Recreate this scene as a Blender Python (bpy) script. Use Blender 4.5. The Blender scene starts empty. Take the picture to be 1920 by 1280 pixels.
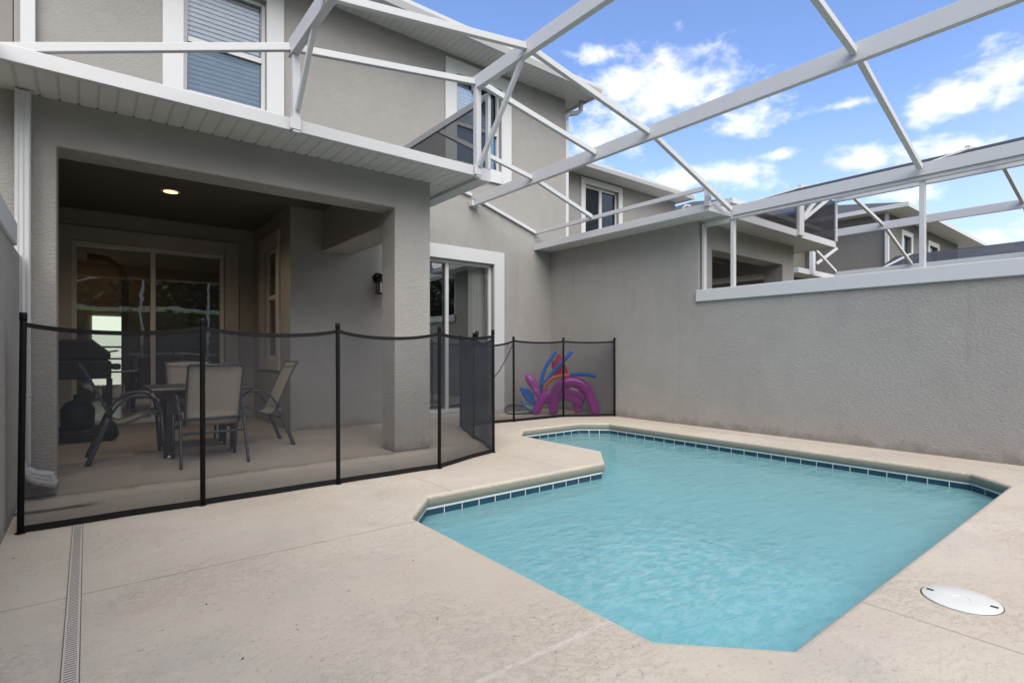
import bpy, bmesh, math, random
from mathutils import Vector, Matrix
random.seed(7)
R = math.radians
sc = bpy.context.scene
COL = sc.collection

# ------------------------------------------------------------------ camera
YAW = R(38.4078)
cd = bpy.data.cameras.new('camera'); cam = bpy.data.objects.new('camera', cd); COL.objects.link(cam)
cam.location = (0, 0, 1.0); cam.rotation_euler = (R(90), 0, -YAW)
cd.sensor_width = 36; cd.lens = 36 * 1005.284 / 1920; cd.shift_y = 19 / 1920
cd.clip_start = 0.05; cd.clip_end = 2000
sc.camera = cam
def cam_ray(u, v):                      # direction of a photo pixel, used to aim clouds and to place things at their own depth
    r = (u - 960) / 1005.284; t = (659 - v) / 1005.284
    s, c = math.sin(YAW), math.cos(YAW)
    return Vector((s + c * r, c - s * r, t))
def at(u, v, d): return Vector((0, 0, 1)) + cam_ray(u, v) * d

# ------------------------------------------------------------------ sun, sky, exposure
SUN_EL, SUN_AZ = 45, 205                # azimuth measured clockwise from +Y
sd = bpy.data.lights.new('sun', 'SUN'); sun = bpy.data.objects.new('sun', sd); COL.objects.link(sun)
sd.energy = 2.0; sd.angle = R(55); sd.color = (1, .95, .88)
_d = Vector((math.sin(R(SUN_AZ)) * math.cos(R(SUN_EL)), math.cos(R(SUN_AZ)) * math.cos(R(SUN_EL)), math.sin(R(SUN_EL))))
sun.rotation_euler = _d.to_track_quat('Z', 'Y').to_euler(); sun.location = (3, -6, 12)
sc.view_settings.view_transform = 'Standard'; sc.view_settings.look = 'None'
sc.view_settings.exposure = 0.88; sc.view_settings.gamma = 1
sc.render.engine = 'CYCLES'
sc.cycles.max_bounces = 10; sc.cycles.diffuse_bounces = 5; sc.cycles.glossy_bounces = 5
sc.cycles.transparent_max_bounces = 24; sc.cycles.transmission_bounces = 6
sc.cycles.use_denoising = True; sc.cycles.sample_clamp_indirect = 4
sc.cycles.caustics_reflective = False; sc.cycles.caustics_refractive = False

W = bpy.data.worlds.new('World'); sc.world = W; W.use_nodes = True
class N:
    def __init__(s, nt): s.t = nt; s.n = nt.nodes; s.l = nt.links
    def new(s, typ, **k):
        n = s.n.new(typ)
        for a, b in k.items(): setattr(n, a, b)
        return n
    def put(s, sock, v):
        if isinstance(v, bpy.types.NodeSocket): s.l.new(v, sock)
        elif v is not None: sock.default_value = v
    def math(s, op, a, b=None, c=None, clamp=False):
        n = s.new('ShaderNodeMath', operation=op, use_clamp=clamp)
        s.put(n.inputs[0], a); s.put(n.inputs[1], b)
        if c is not None: s.put(n.inputs[2], c)
        return n.outputs[0]
    def vmath(s, op, a, b=None, scale=None):
        n = s.new('ShaderNodeVectorMath', operation=op)
        s.put(n.inputs[0], a); s.put(n.inputs[1], b)
        if scale is not None: s.put(n.inputs['Scale'], scale)
        return n.outputs['Value'] if op in ('DOT_PRODUCT', 'LENGTH') else n.outputs[0]
    def mix(s, f, a, b, mode='MIX'):
        n = s.new('ShaderNodeMix', data_type='RGBA', blend_type=mode)
        s.put(n.inputs[0], f); s.put(n.inputs[6], a); s.put(n.inputs[7], b)
        return n.outputs[2]
    def noise(s, vec, scale, detail=4, rough=.5, dist=0):
        n = s.new('ShaderNodeTexNoise'); s.put(n.inputs['Vector'], vec)
        n.inputs['Scale'].default_value = scale; n.inputs['Detail'].default_value = detail
        n.inputs['Roughness'].default_value = rough; n.inputs['Distortion'].default_value = dist
        return n.outputs[0]
    def step(s, v, a, b, lo=0, hi=1):
        n = s.new('ShaderNodeMapRange', interpolation_type='SMOOTHSTEP'); s.put(n.inputs[0], v)
        for i, x in enumerate((a, b, lo, hi)): n.inputs[i + 1].default_value = x
        return n.outputs[0]
    def mapping(s, vec, scale=(1, 1, 1), rot=(0, 0, 0), loc=(0, 0, 0)):
        n = s.new('ShaderNodeMapping'); s.put(n.inputs[0], vec)
        n.inputs['Scale'].default_value = scale; n.inputs['Rotation'].default_value = rot; n.inputs['Location'].default_value = loc
        return n.outputs[0]
def build_world():
    g = N(W.node_tree); g.n.clear()
    sky = g.new('ShaderNodeTexSky', sky_type='NISHITA'); sky.sun_disc = False
    sky.sun_elevation = R(SUN_EL); sky.sun_rotation = R(SUN_AZ); sky.air_density = 1.0; sky.dust_density = .6; sky.ozone_density = 2.0
    D = g.new('ShaderNodeTexCoord').outputs['Generated']
    D = g.vmath('NORMALIZE', D)
    sx = g.new('ShaderNodeSeparateXYZ'); g.l.new(D, sx.inputs[0])
    # clouds: soft elliptical patches at fixed compass directions, broken up with noise
    spots = [(1235, 172, 165, 66, 1.2), (1400, 222, 58, 36, 1.2), (1330, 335, 150, 36, 1.0), (1130, 100, 75, 24, 1.0), (1610, 296, 46, 22, 1.35), (1786, 188, 62, 26, 1.25),
             (1890, 150, 60, 58, .9), (1768, 283, 60, 20, 1.15), (1460, 290, 34, 12, 1.25), (1590, 196, 60, 9, .9), (1130, 260, 110, 60, 1.0), (1850, 440, 150, 16, .75),
             (1690, 366, 80, 20, .9), (1840, 465, 120, 12, .6), (1200, 85, 60, 12, .5), (1500, 350, 90, 20, .5), (1780, 118, 25, 9, .55), (1060, 230, 60, 60, .6)]
    wv = g.noise(g.mapping(D, (7, 7, 14)), 1.0, 3, .6)
    warp = g.vmath('SCALE', g.vmath('SUBTRACT', g.new('ShaderNodeTexNoise').outputs[1], (.5, .5, .5)), scale=0.0)
    tot = None
    up = Vector((0, 0, 1))
    for u, v, a, b, k in spots:
        c = cam_ray(u, v).normalized()
        right = c.cross(up).normalized(); vert = right.cross(c).normalized()
        f = 1005.284 / (cam_ray(u, v).length)
        rel = g.vmath('SUBTRACT', D, tuple(c))
        dx = g.math('MULTIPLY', g.vmath('DOT_PRODUCT', rel, tuple(right)), f / a * .95)
        dy = g.math('MULTIPLY', g.vmath('DOT_PRODUCT', rel, tuple(vert)), f / b * .95)
        r2 = g.math('ADD', g.math('MULTIPLY', dx, dx), g.math('MULTIPLY', dy, dy))
        m = g.math('MULTIPLY', g.math('SUBTRACT', 1.25, g.math('SQRT', r2)), k)
        tot = m if tot is None else g.math('MAXIMUM', tot, m)
    n1 = g.noise(g.mapping(D, (11, 11, 19)), 1.0, 8, .56, .25)
    n2 = g.noise(g.mapping(D, (28, 28, 48), loc=(3, 1, 2)), 1.0, 6, .6, .2)
    nn = g.math('ADD', g.math('MULTIPLY', g.math('SUBTRACT', n1, .5), 2.1), g.math('MULTIPLY', g.math('SUBTRACT', n2, .5), 1.3))
    dens = g.math('MULTIPLY', g.step(g.math('ADD', tot, nn), .46, 1.40), .94)
    # heavier cloud bank added out of view behind the camera, for neutral fill light
    back = g.step(sx.outputs[1], -.35, .25, 1.0, 0)
    bank = g.math('MULTIPLY', g.step(g.math('ADD', g.noise(g.mapping(D, (3, 3, 6)), 1.0, 6, .55), g.math('MULTIPLY', back, .22)), .52, .74), back)
    # cloud also overhead
    top = g.math('MULTIPLY', g.step(sx.outputs[2], .62, .8), g.step(g.noise(g.mapping(D, (3.4, 3.4, 4), loc=(5, 2, 0)), 1.0, 6, .55), .40, .6))
    dens = g.math('MAXIMUM', dens, g.math('MAXIMUM', bank, top))
    shade = g.mix(g.step(n1, .35, .75), (.80, .84, .92, 1), (1.0, 1.0, 1.0, 1))
    cloudcol = g.mix(1.0, shade, (7.6, 7.6, 7.6, 1), 'MULTIPLY')
    blue = g.mix(1.0, sky.outputs[0], (1.24, 1.28, 1.52, 1), 'MULTIPLY')
    # pale towards the skyline
    hz = g.step(sx.outputs[2], .02, .42, .62, 0)
    blue = g.mix(hz, blue, (4.0, 4.8, 5.9, 1))
    low = g.math('MULTIPLY', back, g.math('MULTIPLY', g.step(sx.outputs[2], .30, .46, .8, 0), g.step(n1, .25, .5, .7, 1)))  # added bright band low behind the camera, lifts the porch recess
    col = g.mix(g.math('MAXIMUM', dens, low), blue, cloudcol)
    bg = g.new('ShaderNodeBackground'); g.l.new(col, bg.inputs[0]); bg.inputs[1].default_value = .1
    o = g.new('ShaderNodeOutputWorld'); g.l.new(bg.outputs[0], o.inputs[0])
build_world()

# ------------------------------------------------------------------ materials
def material(name):
    m = bpy.data.materials.new(name); m.use_nodes = True
    g = N(m.node_tree); b = g.n['Principled BSDF']
    return m, g, b
def coords(g): return g.new('ShaderNodeTexCoord').outputs['Object']
def bump(g, b, h, strength, dist):
    n = g.new('ShaderNodeBump'); n.inputs['Strength'].default_value = strength; n.inputs['Distance'].default_value = dist
    g.l.new(h, n.inputs['Height']); g.l.new(n.outputs[0], b.inputs['Normal']); return n
def plain(name, col, rough=.5, metal=0, var=.08, scale=8, bs=0, bscale=200, spec=.5):
    m, g, b = material(name); c = coords(g)
    n = g.noise(c, scale, 5, .6)
    lo = tuple(x * (1 - var) for x in col) + (1,); hi = tuple(min(1, x * (1 + var)) for x in col) + (1,)
    g.l.new(g.mix(n, lo, hi), b.inputs['Base Color'])
    b.inputs['Roughness'].default_value = rough; b.inputs['Metallic'].default_value = metal
    b.inputs['Specular IOR Level'].default_value = spec
    if bs: bump(g, b, g.noise(c, bscale, 3, .5), bs, .002)
    return m
def stucco(name, col, lump=.9):
    m, g, b = material(name); c = coords(g)
    big = g.noise(c, .9, 4, .6); mid = g.noise(c, 6, 4, .6)
    k = g.math('ADD', g.math('MULTIPLY', big, .6), g.math('MULTIPLY', mid, .4))
    base = g.mix(g.step(k, .3, .7), tuple(x * .93 for x in col) + (1,), tuple(x * 1.05 for x in col) + (1,))
    run = g.noise(g.mapping(c, (5, 5, .28)), 1.0, 5, .65); mask = g.step(g.noise(g.mapping(c, loc=(3, 3, 1)), .7, 3, .5), .45, .62)
    base = g.mix(g.math('MULTIPLY', g.math('MULTIPLY', g.step(run, .52, .70), mask), .22), base, (.20, .185, .165, 1))
    # grime splashed up from the ground, uneven
    sx = g.new('ShaderNodeSeparateXYZ'); g.l.new(c, sx.inputs[0])
    h = g.math('ADD', sx.outputs[2], g.math('MULTIPLY', g.math('SUBTRACT', g.noise(g.mapping(c, (1, 1, .6)), 7, 5, .65), .5), .30))
    base = g.mix(g.step(h, -.02, .12, .7, 0), base, (.22, .19, .155, 1))
    g.l.new(base, b.inputs['Base Color'])
    b.inputs['Roughness'].default_value = .9; b.inputs['Specular IOR Level'].default_value = .25
    a = g.noise(g.mapping(c, (1, 1, 1.9)), 38, 4, .6, .25)
    f = g.noise(c, 110, 4, .65)
    hgt = g.math('ADD', g.step(a, .34, .70), g.math('MULTIPLY', f, .5))
    hgt = g.math('ADD', hgt, g.math('MULTIPLY', g.noise(c, 2.5, 3, .5), 1.2))
    bump(g, b, hgt, lump, .0045)
    return m
M = {}
M['stucco'] = stucco('stucco', (.345, .329, .312), .6)
M['stucco_rough'] = stucco('stucco_rough', (.375, .356, .333), .75)
M['stucco_far'] = stucco('stucco_far', (.30, .288, .272), .3)
M['stucco_distant'] = stucco('stucco_distant', (.19, .183, .172), .3)
M['white'] = plain('white_paint', (.60, .604, .606), .45, var=.03, scale=14, bs=.05)
M['alum'] = plain('white_aluminium', (.56, .565, .572), .42, var=.05, scale=5, bs=.03, bscale=40)
M['alum_grey'] = plain('grey_aluminium', (.30, .305, .31), .45, var=.05)
M['black'] = plain('black_powder_coat', (.007, .007, .008), .5, var=.2, spec=.25)
M['vinyl'] = plain('black_vinyl_binding', (.008, .008, .009), .7, var=.3, scale=30, bs=.2, bscale=60, spec=.25)
M['slate'] = plain('slate_grey_frame', (.045, .052, .062), .42, var=.1)
M['grill'] = plain('black_grill_cover', (.018, .018, .022), .65, var=.4, scale=6, bs=.3, bscale=30)
M['shingle'] = plain('dark_shingles', (.06, .06, .066), .9, var=.35, scale=30, bs=.5, bscale=25)
M['grout'] = plain('white_grout', (.75, .76, .76), .7, var=.06)
M['lid'] = plain('white_plastic', (.71, .71, .67), .35, var=.03)
M['dark_slot'] = plain('dark_slot', (.02, .02, .02), .8)
M['fan'] = plain('fan_blade', (.62, .56, .48), .5)
M['fan_dark'] = plain('fan_motor', (.05, .035, .03), .5)
M['wood_dark'] = plain('dark_table', (.035, .028, .025), .35, var=.3, scale=20)
M['tip'] = plain('steel_tip', (.6, .6, .6), .3, metal=.9)
M['room'] = plain('room_wall', (.30, .26, .21), .8)
M['room_floor'] = plain('tile_floor', (.62, .60, .56), .3, var=.05, scale=3)
M['curtain'] = plain('curtain', (.78, .78, .75), .9, var=.1)
M['brown'] = plain('brown_upholstery', (.05, .038, .032), .7)
M['timber'] = plain('warm_timber', (.62, .28, .09), .5, var=.2, scale=10)
M['hose'] = plain('black_hose', (.012, .012, .012), .5)
M['lawn'] = plain('lawn', (.10, .20, .03), .9, var=.5, scale=3, bs=.8, bscale=60)
M['bark'] = plain('bark', (.10, .075, .055), .9, var=.3, scale=20, bs=.6, bscale=40)
M['leaf'] = plain('leaf', (.045, .058, .03), .6, var=.5, scale=2)
M['soil'] = plain('ground', (.20, .19, .15), .95, var=.3, scale=.6)
M['blind'] = plain('blind_slat', (.88, .89, .88), .6, var=.03)
M['red'] = plain('red_cloth', (.42, .02, .04), .8, var=.2, scale=15, bs=.4, bscale=30)
M['blue_foam'] = plain('blue_foam', (.015, .13, .55), .75, var=.12, scale=30, bs=.3, bscale=200)
M['orange_foam'] = plain('orange_foam', (.65, .14, .03), .75, var=.12, scale=30, bs=.3, bscale=200)

def vinyl(name, col, wr=.25, sc_=10):
    m, g, b = material(name); c = coords(g)
    g.l.new(g.mix(g.noise(c, 5, 3), tuple(x * .8 for x in col) + (1,), tuple(x * 1.15 for x in col) + (1,)), b.inputs['Base Color'])
    b.inputs['Roughness'].default_value = .2; b.inputs['Coat Weight'].default_value = .3
    b.inputs['Subsurface Weight'].default_value = .15; b.inputs['Subsurface Scale'].default_value = .05
    bump(g, b, g.noise(g.mapping(c, (1, 1, .4)), sc_, 3, .5, .5), wr, .02)
    return m
M['purple'] = vinyl('purple_vinyl', (.36, .010, .32), .12)
M['purple_wrinkled'] = vinyl('wrinkled_purple_vinyl', (.45, .06, .42), .8, 22)
M['blue_vinyl'] = vinyl('blue_vinyl', (.02, .14, .55), .6, 16)
M['pale_blue_vinyl'] = vinyl('pale_blue_vinyl', (.08, .28, .50), .6, 16)

def make_deck():
    m, g, b = material('textured_concrete'); c = coords(g)
    big = g.noise(c, .8, 5, .6); mid = g.noise(c, 3.2, 6, .65, .4)
    fine = g.noise(c, 45, 5, .65); spat = g.noise(g.mapping(c, (1, 1, 1)), 21, 6, .72, .1)
    col = g.mix(g.step(big, .35, .65), (.530, .464, .382, 1), (.600, .537, .450, 1))
    col = g.mix(g.step(mid, .42, .75, 0, .55), col, (.50, .405, .338, 1))
    grey = g.step(g.noise(g.mapping(c, loc=(4, 9, 0)), 1.3, 5, .65), .50, .72, 0, .6)
    col = g.mix(grey, col, (.455, .425, .385, 1))
    pits = g.step(g.noise(c, 46, 4, .75), .58, .68)
    pm = g.step(g.noise(g.mapping(c, loc=(1, 2, 0)), 1.6, 4, .6), .30, .62)
    col = g.mix(g.math('MULTIPLY', g.math('MULTIPLY', pits, pm), .75), col, (.20, .165, .14, 1))
    rust = g.step(g.noise(g.mapping(c, loc=(7, 3, 0)), 9, 2, .5), .76, .80, 0, .5)
    col = g.mix(rust, col, (.50, .27, .12, 1))
    sx = g.new('ShaderNodeSeparateXYZ'); g.l.new(c, sx.inputs[0])
    X, Y = sx.outputs[0], sx.outputs[1]
    # porch slab edge: damp dark staining along the old slab line
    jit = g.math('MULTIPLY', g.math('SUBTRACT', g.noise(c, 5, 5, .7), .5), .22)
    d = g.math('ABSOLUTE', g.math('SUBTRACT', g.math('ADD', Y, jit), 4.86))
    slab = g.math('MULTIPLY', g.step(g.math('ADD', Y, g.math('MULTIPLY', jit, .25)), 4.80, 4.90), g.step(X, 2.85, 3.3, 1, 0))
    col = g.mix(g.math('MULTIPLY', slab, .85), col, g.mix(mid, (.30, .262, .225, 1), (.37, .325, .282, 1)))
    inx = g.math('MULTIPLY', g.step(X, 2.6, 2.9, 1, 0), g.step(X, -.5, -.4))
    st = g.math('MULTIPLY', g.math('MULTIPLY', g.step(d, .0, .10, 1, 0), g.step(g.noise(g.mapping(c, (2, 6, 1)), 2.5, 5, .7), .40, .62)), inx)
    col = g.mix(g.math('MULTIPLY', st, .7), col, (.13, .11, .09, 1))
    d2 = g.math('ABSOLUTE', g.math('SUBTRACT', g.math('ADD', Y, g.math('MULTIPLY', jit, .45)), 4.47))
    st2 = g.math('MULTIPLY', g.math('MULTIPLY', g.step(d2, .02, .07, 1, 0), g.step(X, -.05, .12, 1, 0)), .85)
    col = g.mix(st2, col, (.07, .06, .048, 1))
    # saw-cut and cold joints
    def line(axis, pos, w, lo, hi, other, wob=.012):
        j = g.math('MULTIPLY', g.math('SUBTRACT', g.noise(c, 4, 4, .6), .5), wob)
        dd = g.math('ABSOLUTE', g.math('SUBTRACT', g.math('ADD', axis, j), pos))
        return g.math('MULTIPLY', g.math('MULTIPLY', g.step(dd, w * .4, w, 1, 0), g.step(other, lo - .005, lo)), g.step(other, hi, hi + .005, 1, 0))
    L = [line(Y, 2.836, .006, -.35, 1.53, X), line(X, 2.43, .005, -2, .83, Y, .004), line(X, 2.05, .004, 3.3, 4.9, Y), line(X, 3.21, .004, 3.3, 4.35, Y),
         line(X, 5.72, .004, -2, .83, Y)]
    ln = L[0]
    for q in L[1:]: ln = g.math('MAXIMUM', ln, q)
    br = g.math('MULTIPLY', g.step(g.noise(c, 6, 3, .6), .38, .5), ln)
    col = g.mix(g.math('MULTIPLY', br, .38), col, (.26, .215, .18, 1))
    pale = line(Y, 1.337, .014, -.3, 1.53, X, .006)
    pale = g.math('MULTIPLY', pale, g.step(X, .5, .95))
    col = g.mix(g.math('MULTIPLY', pale, .6), col, (.66, .60, .54, 1))
    # the nose of the pool edge turns a darker grey-green below its rim
    Z = sx.outputs[2]
    col = g.mix(g.math('MULTIPLY', g.step(g.math('ADD', Z, g.math('MULTIPLY', g.math('SUBTRACT', fine, .5), .02)), -.026, -.006, 1, 0), .85), col, (.235, .23, .185, 1))
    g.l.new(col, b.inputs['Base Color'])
    b.inputs['Roughness'].default_value = .85; b.inputs['Specular IOR Level'].default_value = .3
    kd = g.step(spat, .46, .60); dmask = g.step(g.noise(g.mapping(c, loc=(2, 5, 0)), 1.2, 4, .6), .30, .72)
    h = g.math('ADD', g.math('MULTIPLY', kd, g.math('MULTIPLY', dmask, .6)), g.math('MULTIPLY', fine, .6))
    h = g.math('SUBTRACT', h, g.math('MULTIPLY', ln, 2.0))
    bump(g, b, h, .7, .006)
    return m
M['deck'] = make_deck()

def make_soffit(axis):
    m, g, b = material('vented_soffit'); c = coords(g)
    sx = g.new('ShaderNodeSeparateXYZ'); g.l.new(c, sx.inputs[0]); X = sx.outputs[axis]
    w = g.math('FRACT', g.math('DIVIDE', X, .105))
    groove = g.step(g.math('ABSOLUTE', g.math('SUBTRACT', w, .5)), .40, .46)
    col = g.mix(groove, (.64, .63, .61, 1), (.53, .52, .505, 1))
    if axis == 0:
        col = g.mix(g.math('MULTIPLY', groove, g.math('MULTIPLY', g.step(sx.outputs[1], -2.128, -2.118), g.step(sx.outputs[1], -2.09, -2.08, 1, 0))), col, (.03, .03, .03, 1))
    g.l.new(col, b.inputs['Base Color']); b.inputs['Roughness'].default_value = .5
    bump(g, b, groove, .6, -.008)
    return m
M['soffit_x'] = make_soffit(0); M['soffit_y'] = make_soffit(1)

def make_screen(name, col, o, sheen=.0):
    m, g, b = material(name)
    c = coords(g)
    b.inputs['Roughness'].default_value = .8; b.inputs['Specular IOR Level'].default_value = .08
    g.l.new(g.mix(g.noise(c, 2.2, 4, .6), tuple(x * .6 for x in col) + (1,), tuple(x * 1.5 for x in col) + (1,)), b.inputs['Base Color'])
    t = g.new('ShaderNodeBsdfTransparent'); lw = g.new('ShaderNodeLayerWeight'); lw.inputs['Blend'].default_value = .5
    # a woven mesh closes up when looked along: cover = 1 - (1-o)^(1/cos)
    cosv = g.math('MAXIMUM', g.math('SUBTRACT', 1.0, lw.outputs['Facing']), .06)
    fac = g.math('SUBTRACT', 1.0, g.math('POWER', 1.0 - o, g.math('DIVIDE', 1.0, cosv)))
    mx = g.new('ShaderNodeMixShader'); g.l.new(fac, mx.inputs[0]); g.l.new(t.outputs[0], mx.inputs[1]); g.l.new(b.outputs[0], mx.inputs[2])
    g.l.new(mx.outputs[0], g.n['Material Output'].inputs[0])
    return m
M['fence_mesh'] = make_screen('pool_fence_mesh', (.042, .046, .055), .38)
M['screen'] = make_screen('insect_screen', (.04, .04, .046), .32)
M['win_screen'] = make_screen('window_screen', (.03, .032, .036), .24)

def make_glass(name, base, tint, wav, refl=(1, 1, 1)):
    m, g, b = material(name); c = coords(g)
    t = g.new('ShaderNodeBsdfTransparent'); t.inputs[0].default_value = tint + (1,)
    gl = g.new('ShaderNodeBsdfGlossy'); gl.inputs['Roughness'].default_value = .008; gl.inputs[0].default_value = refl + (1,)
    n = g.new('ShaderNodeBump'); n.inputs['Strength'].default_value = wav; n.inputs['Distance'].default_value = .01
    g.l.new(g.noise(c, 3.2, 2, .4), n.inputs['Height']); g.l.new(n.outputs[0], gl.inputs['Normal'])
    fr = g.new('ShaderNodeFresnel'); fr.inputs[0].default_value = 1.5
    f = g.math('ADD', g.math('MULTIPLY', fr.outputs[0], 1.2), base, clamp=True)
    mx = g.new('ShaderNodeMixShader'); g.l.new(f, mx.inputs[0]); g.l.new(t.outputs[0], mx.inputs[1]); g.l.new(gl.outputs[0], mx.inputs[2])
    g.l.new(mx.outputs[0], g.n['Material Output'].inputs[0])
    return m
M['glass'] = make_glass('door_glass', .10, (.93, .94, .93), .10)
M['win_glass'] = make_glass('window_glass', .02, (.97, .98, 1.0), .02, (.66, .80, .95))
M['win_glass_low'] = make_glass('screened_window_glass', .06, (.76, .80, .85), .05, (.62, .76, .92))
M['frost'] = plain('frosted_glass', (.72, .74, .76), .25, var=.02)

def emit(name, col, s):
    m, g, b = material(name)
    b.inputs['Base Color'].default_value = (0, 0, 0, 1)
    b.inputs['Emission Color'].default_value = col + (1,); b.inputs['Emission Strength'].default_value = s
    return m
M['bulb'] = emit('lit_lamp', (1, .50, .15), 3.2)
M['daylit'] = emit('daylit_window', (.84, .92, .76), .8)

def make_sling():
    m, g, b = material('tan_sling_fabric'); c = coords(g)
    w = g.noise(g.mapping(c, (30, 400, 400)), 1, 2, .5); n = g.noise(c, 40, 4, .6)
    g.l.new(g.mix(g.math('ADD', g.math('MULTIPLY', w, .6), g.math('MULTIPLY', n, .4)), (.42, .38, .33, 1), (.60, .555, .49, 1)), b.inputs['Base Color'])
    b.inputs['Roughness'].default_value = .8
    tr = g.new('ShaderNodeBsdfTranslucent'); tr.inputs[0].default_value = (.45, .40, .34, 1)
    mx = g.new('ShaderNodeMixShader'); mx.inputs[0].default_value = .35
    g.l.new(b.outputs[0], mx.inputs[1]); g.l.new(tr.outputs[0], mx.inputs[2]); g.l.new(mx.outputs[0], g.n['Material Output'].inputs[0])
    return m
M['sling'] = make_sling()

def make_tile():
    m, g, b = material('blue_tile'); c = coords(g)
    n = g.noise(c, 14, 4, .65); n2 = g.noise(c, 5, 2)
    g.l.new(g.mix(n, (.008, .028, .05, 1), g.mix(n2, (.03, .10, .15, 1), (.02, .07, .125, 1))), b.inputs['Base Color'])
    b.inputs['Roughness'].default_value = .25
    return m
M['tile'] = make_tile()
M['plaster'] = plain('pool_plaster', (.50, .72, .76), .6, var=.06, scale=2)

def make_water():
    m, g, b = material('pool_water'); c = coords(g)
    sx = g.new('ShaderNodeSeparateXYZ'); g.l.new(c, sx.inputs[0])
    # ripples spreading from the return jet, plus wind chop
    rel = g.vmath('SUBTRACT', c, (2.38, 1.78, -.145))
    dist = g.vmath('LENGTH', g.vmath('ADD', rel, g.vmath('SCALE', g.vmath('SUBTRACT', g.new('ShaderNodeTexNoise').outputs[1], (.5, .5, .5)), scale=0)))
    wob = g.math('MULTIPLY', g.noise(c, 3.6, 3, .55), 11.0)
    ring = g.math('SINE', g.math('ADD', g.math('MULTIPLY', dist, 42.0), wob))
    ring = g.math('MULTIPLY', ring, g.step(dist, .05, 1.15, 1.0, .0))
    ch1 = g.noise(g.mapping(c, (1, 2.2, 1), rot=(0, 0, R(28))), 4.2, 3, .5, .6)
    ch2 = g.noise(g.mapping(c, (1, 1.6, 1), rot=(0, 0, R(-15))), 13, 4, .55, .5)
    ch3 = g.noise(g.mapping(c, (1, 3, 1), rot=(0, 0, R(20))), 30, 3, .6, .8)
    near = g.step(dist, .2, 1.7, 1.2, .13)
    h = g.math('ADD', g.math('MULTIPLY', ring, .15), g.math('ADD', g.math('MULTIPLY', ch1, .9), g.math('MULTIPLY', g.math('ADD', g.math('MULTIPLY', ch2, .55), g.math('MULTIPLY', ch3, .34)), near)))
    bp = g.new('ShaderNodeBump'); bp.inputs['Strength'].default_value = .42; bp.inputs['Distance'].default_value = .026
    g.l.new(h, bp.inputs['Height'])
    gl = g.new('ShaderNodeBsdfGlossy'); gl.inputs['Roughness'].default_value = .03; g.l.new(bp.outputs[0], gl.inputs['Normal'])
    tr = g.new('ShaderNodeBsdfTransparent'); tr.inputs[0].default_value = (.45, .84, .90, 1)
    df = g.new('ShaderNodeBsdfDiffuse'); g.l.new(bp.outputs[0], df.inputs['Normal'])
    v = g.step(g.math('ADD', g.math('MULTIPLY', ch1, .6), g.math('MULTIPLY', ch2, .4)), .35, .68)
    bub = g.math('MULTIPLY', g.step(dist, .1, 1.25, .75, 0), g.step(ch2, .40, .66))
    g.l.new(g.mix(bub, g.mix(v, (.33, .69, .735, 1), (.37, .73, .775, 1)), (.58, .86, .88, 1)), df.inputs['Color'])
    body = g.new('ShaderNodeMixShader'); body.inputs[0].default_value = .48
    g.l.new(tr.outputs[0], body.inputs[1]); g.l.new(df.outputs[0], body.inputs[2])
    fr = g.new('ShaderNodeFresnel'); fr.inputs[0].default_value = 1.33; g.l.new(bp.outputs[0], fr.inputs['Normal'])
    mx = g.new('ShaderNodeMixShader'); g.l.new(fr.outputs[0], mx.inputs[0]); g.l.new(body.outputs[0], mx.inputs[1]); g.l.new(gl.outputs[0], mx.inputs[2])
    g.l.new(mx.outputs[0], g.n['Material Output'].inputs[0])
    return m
M['water'] = make_water()

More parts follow.
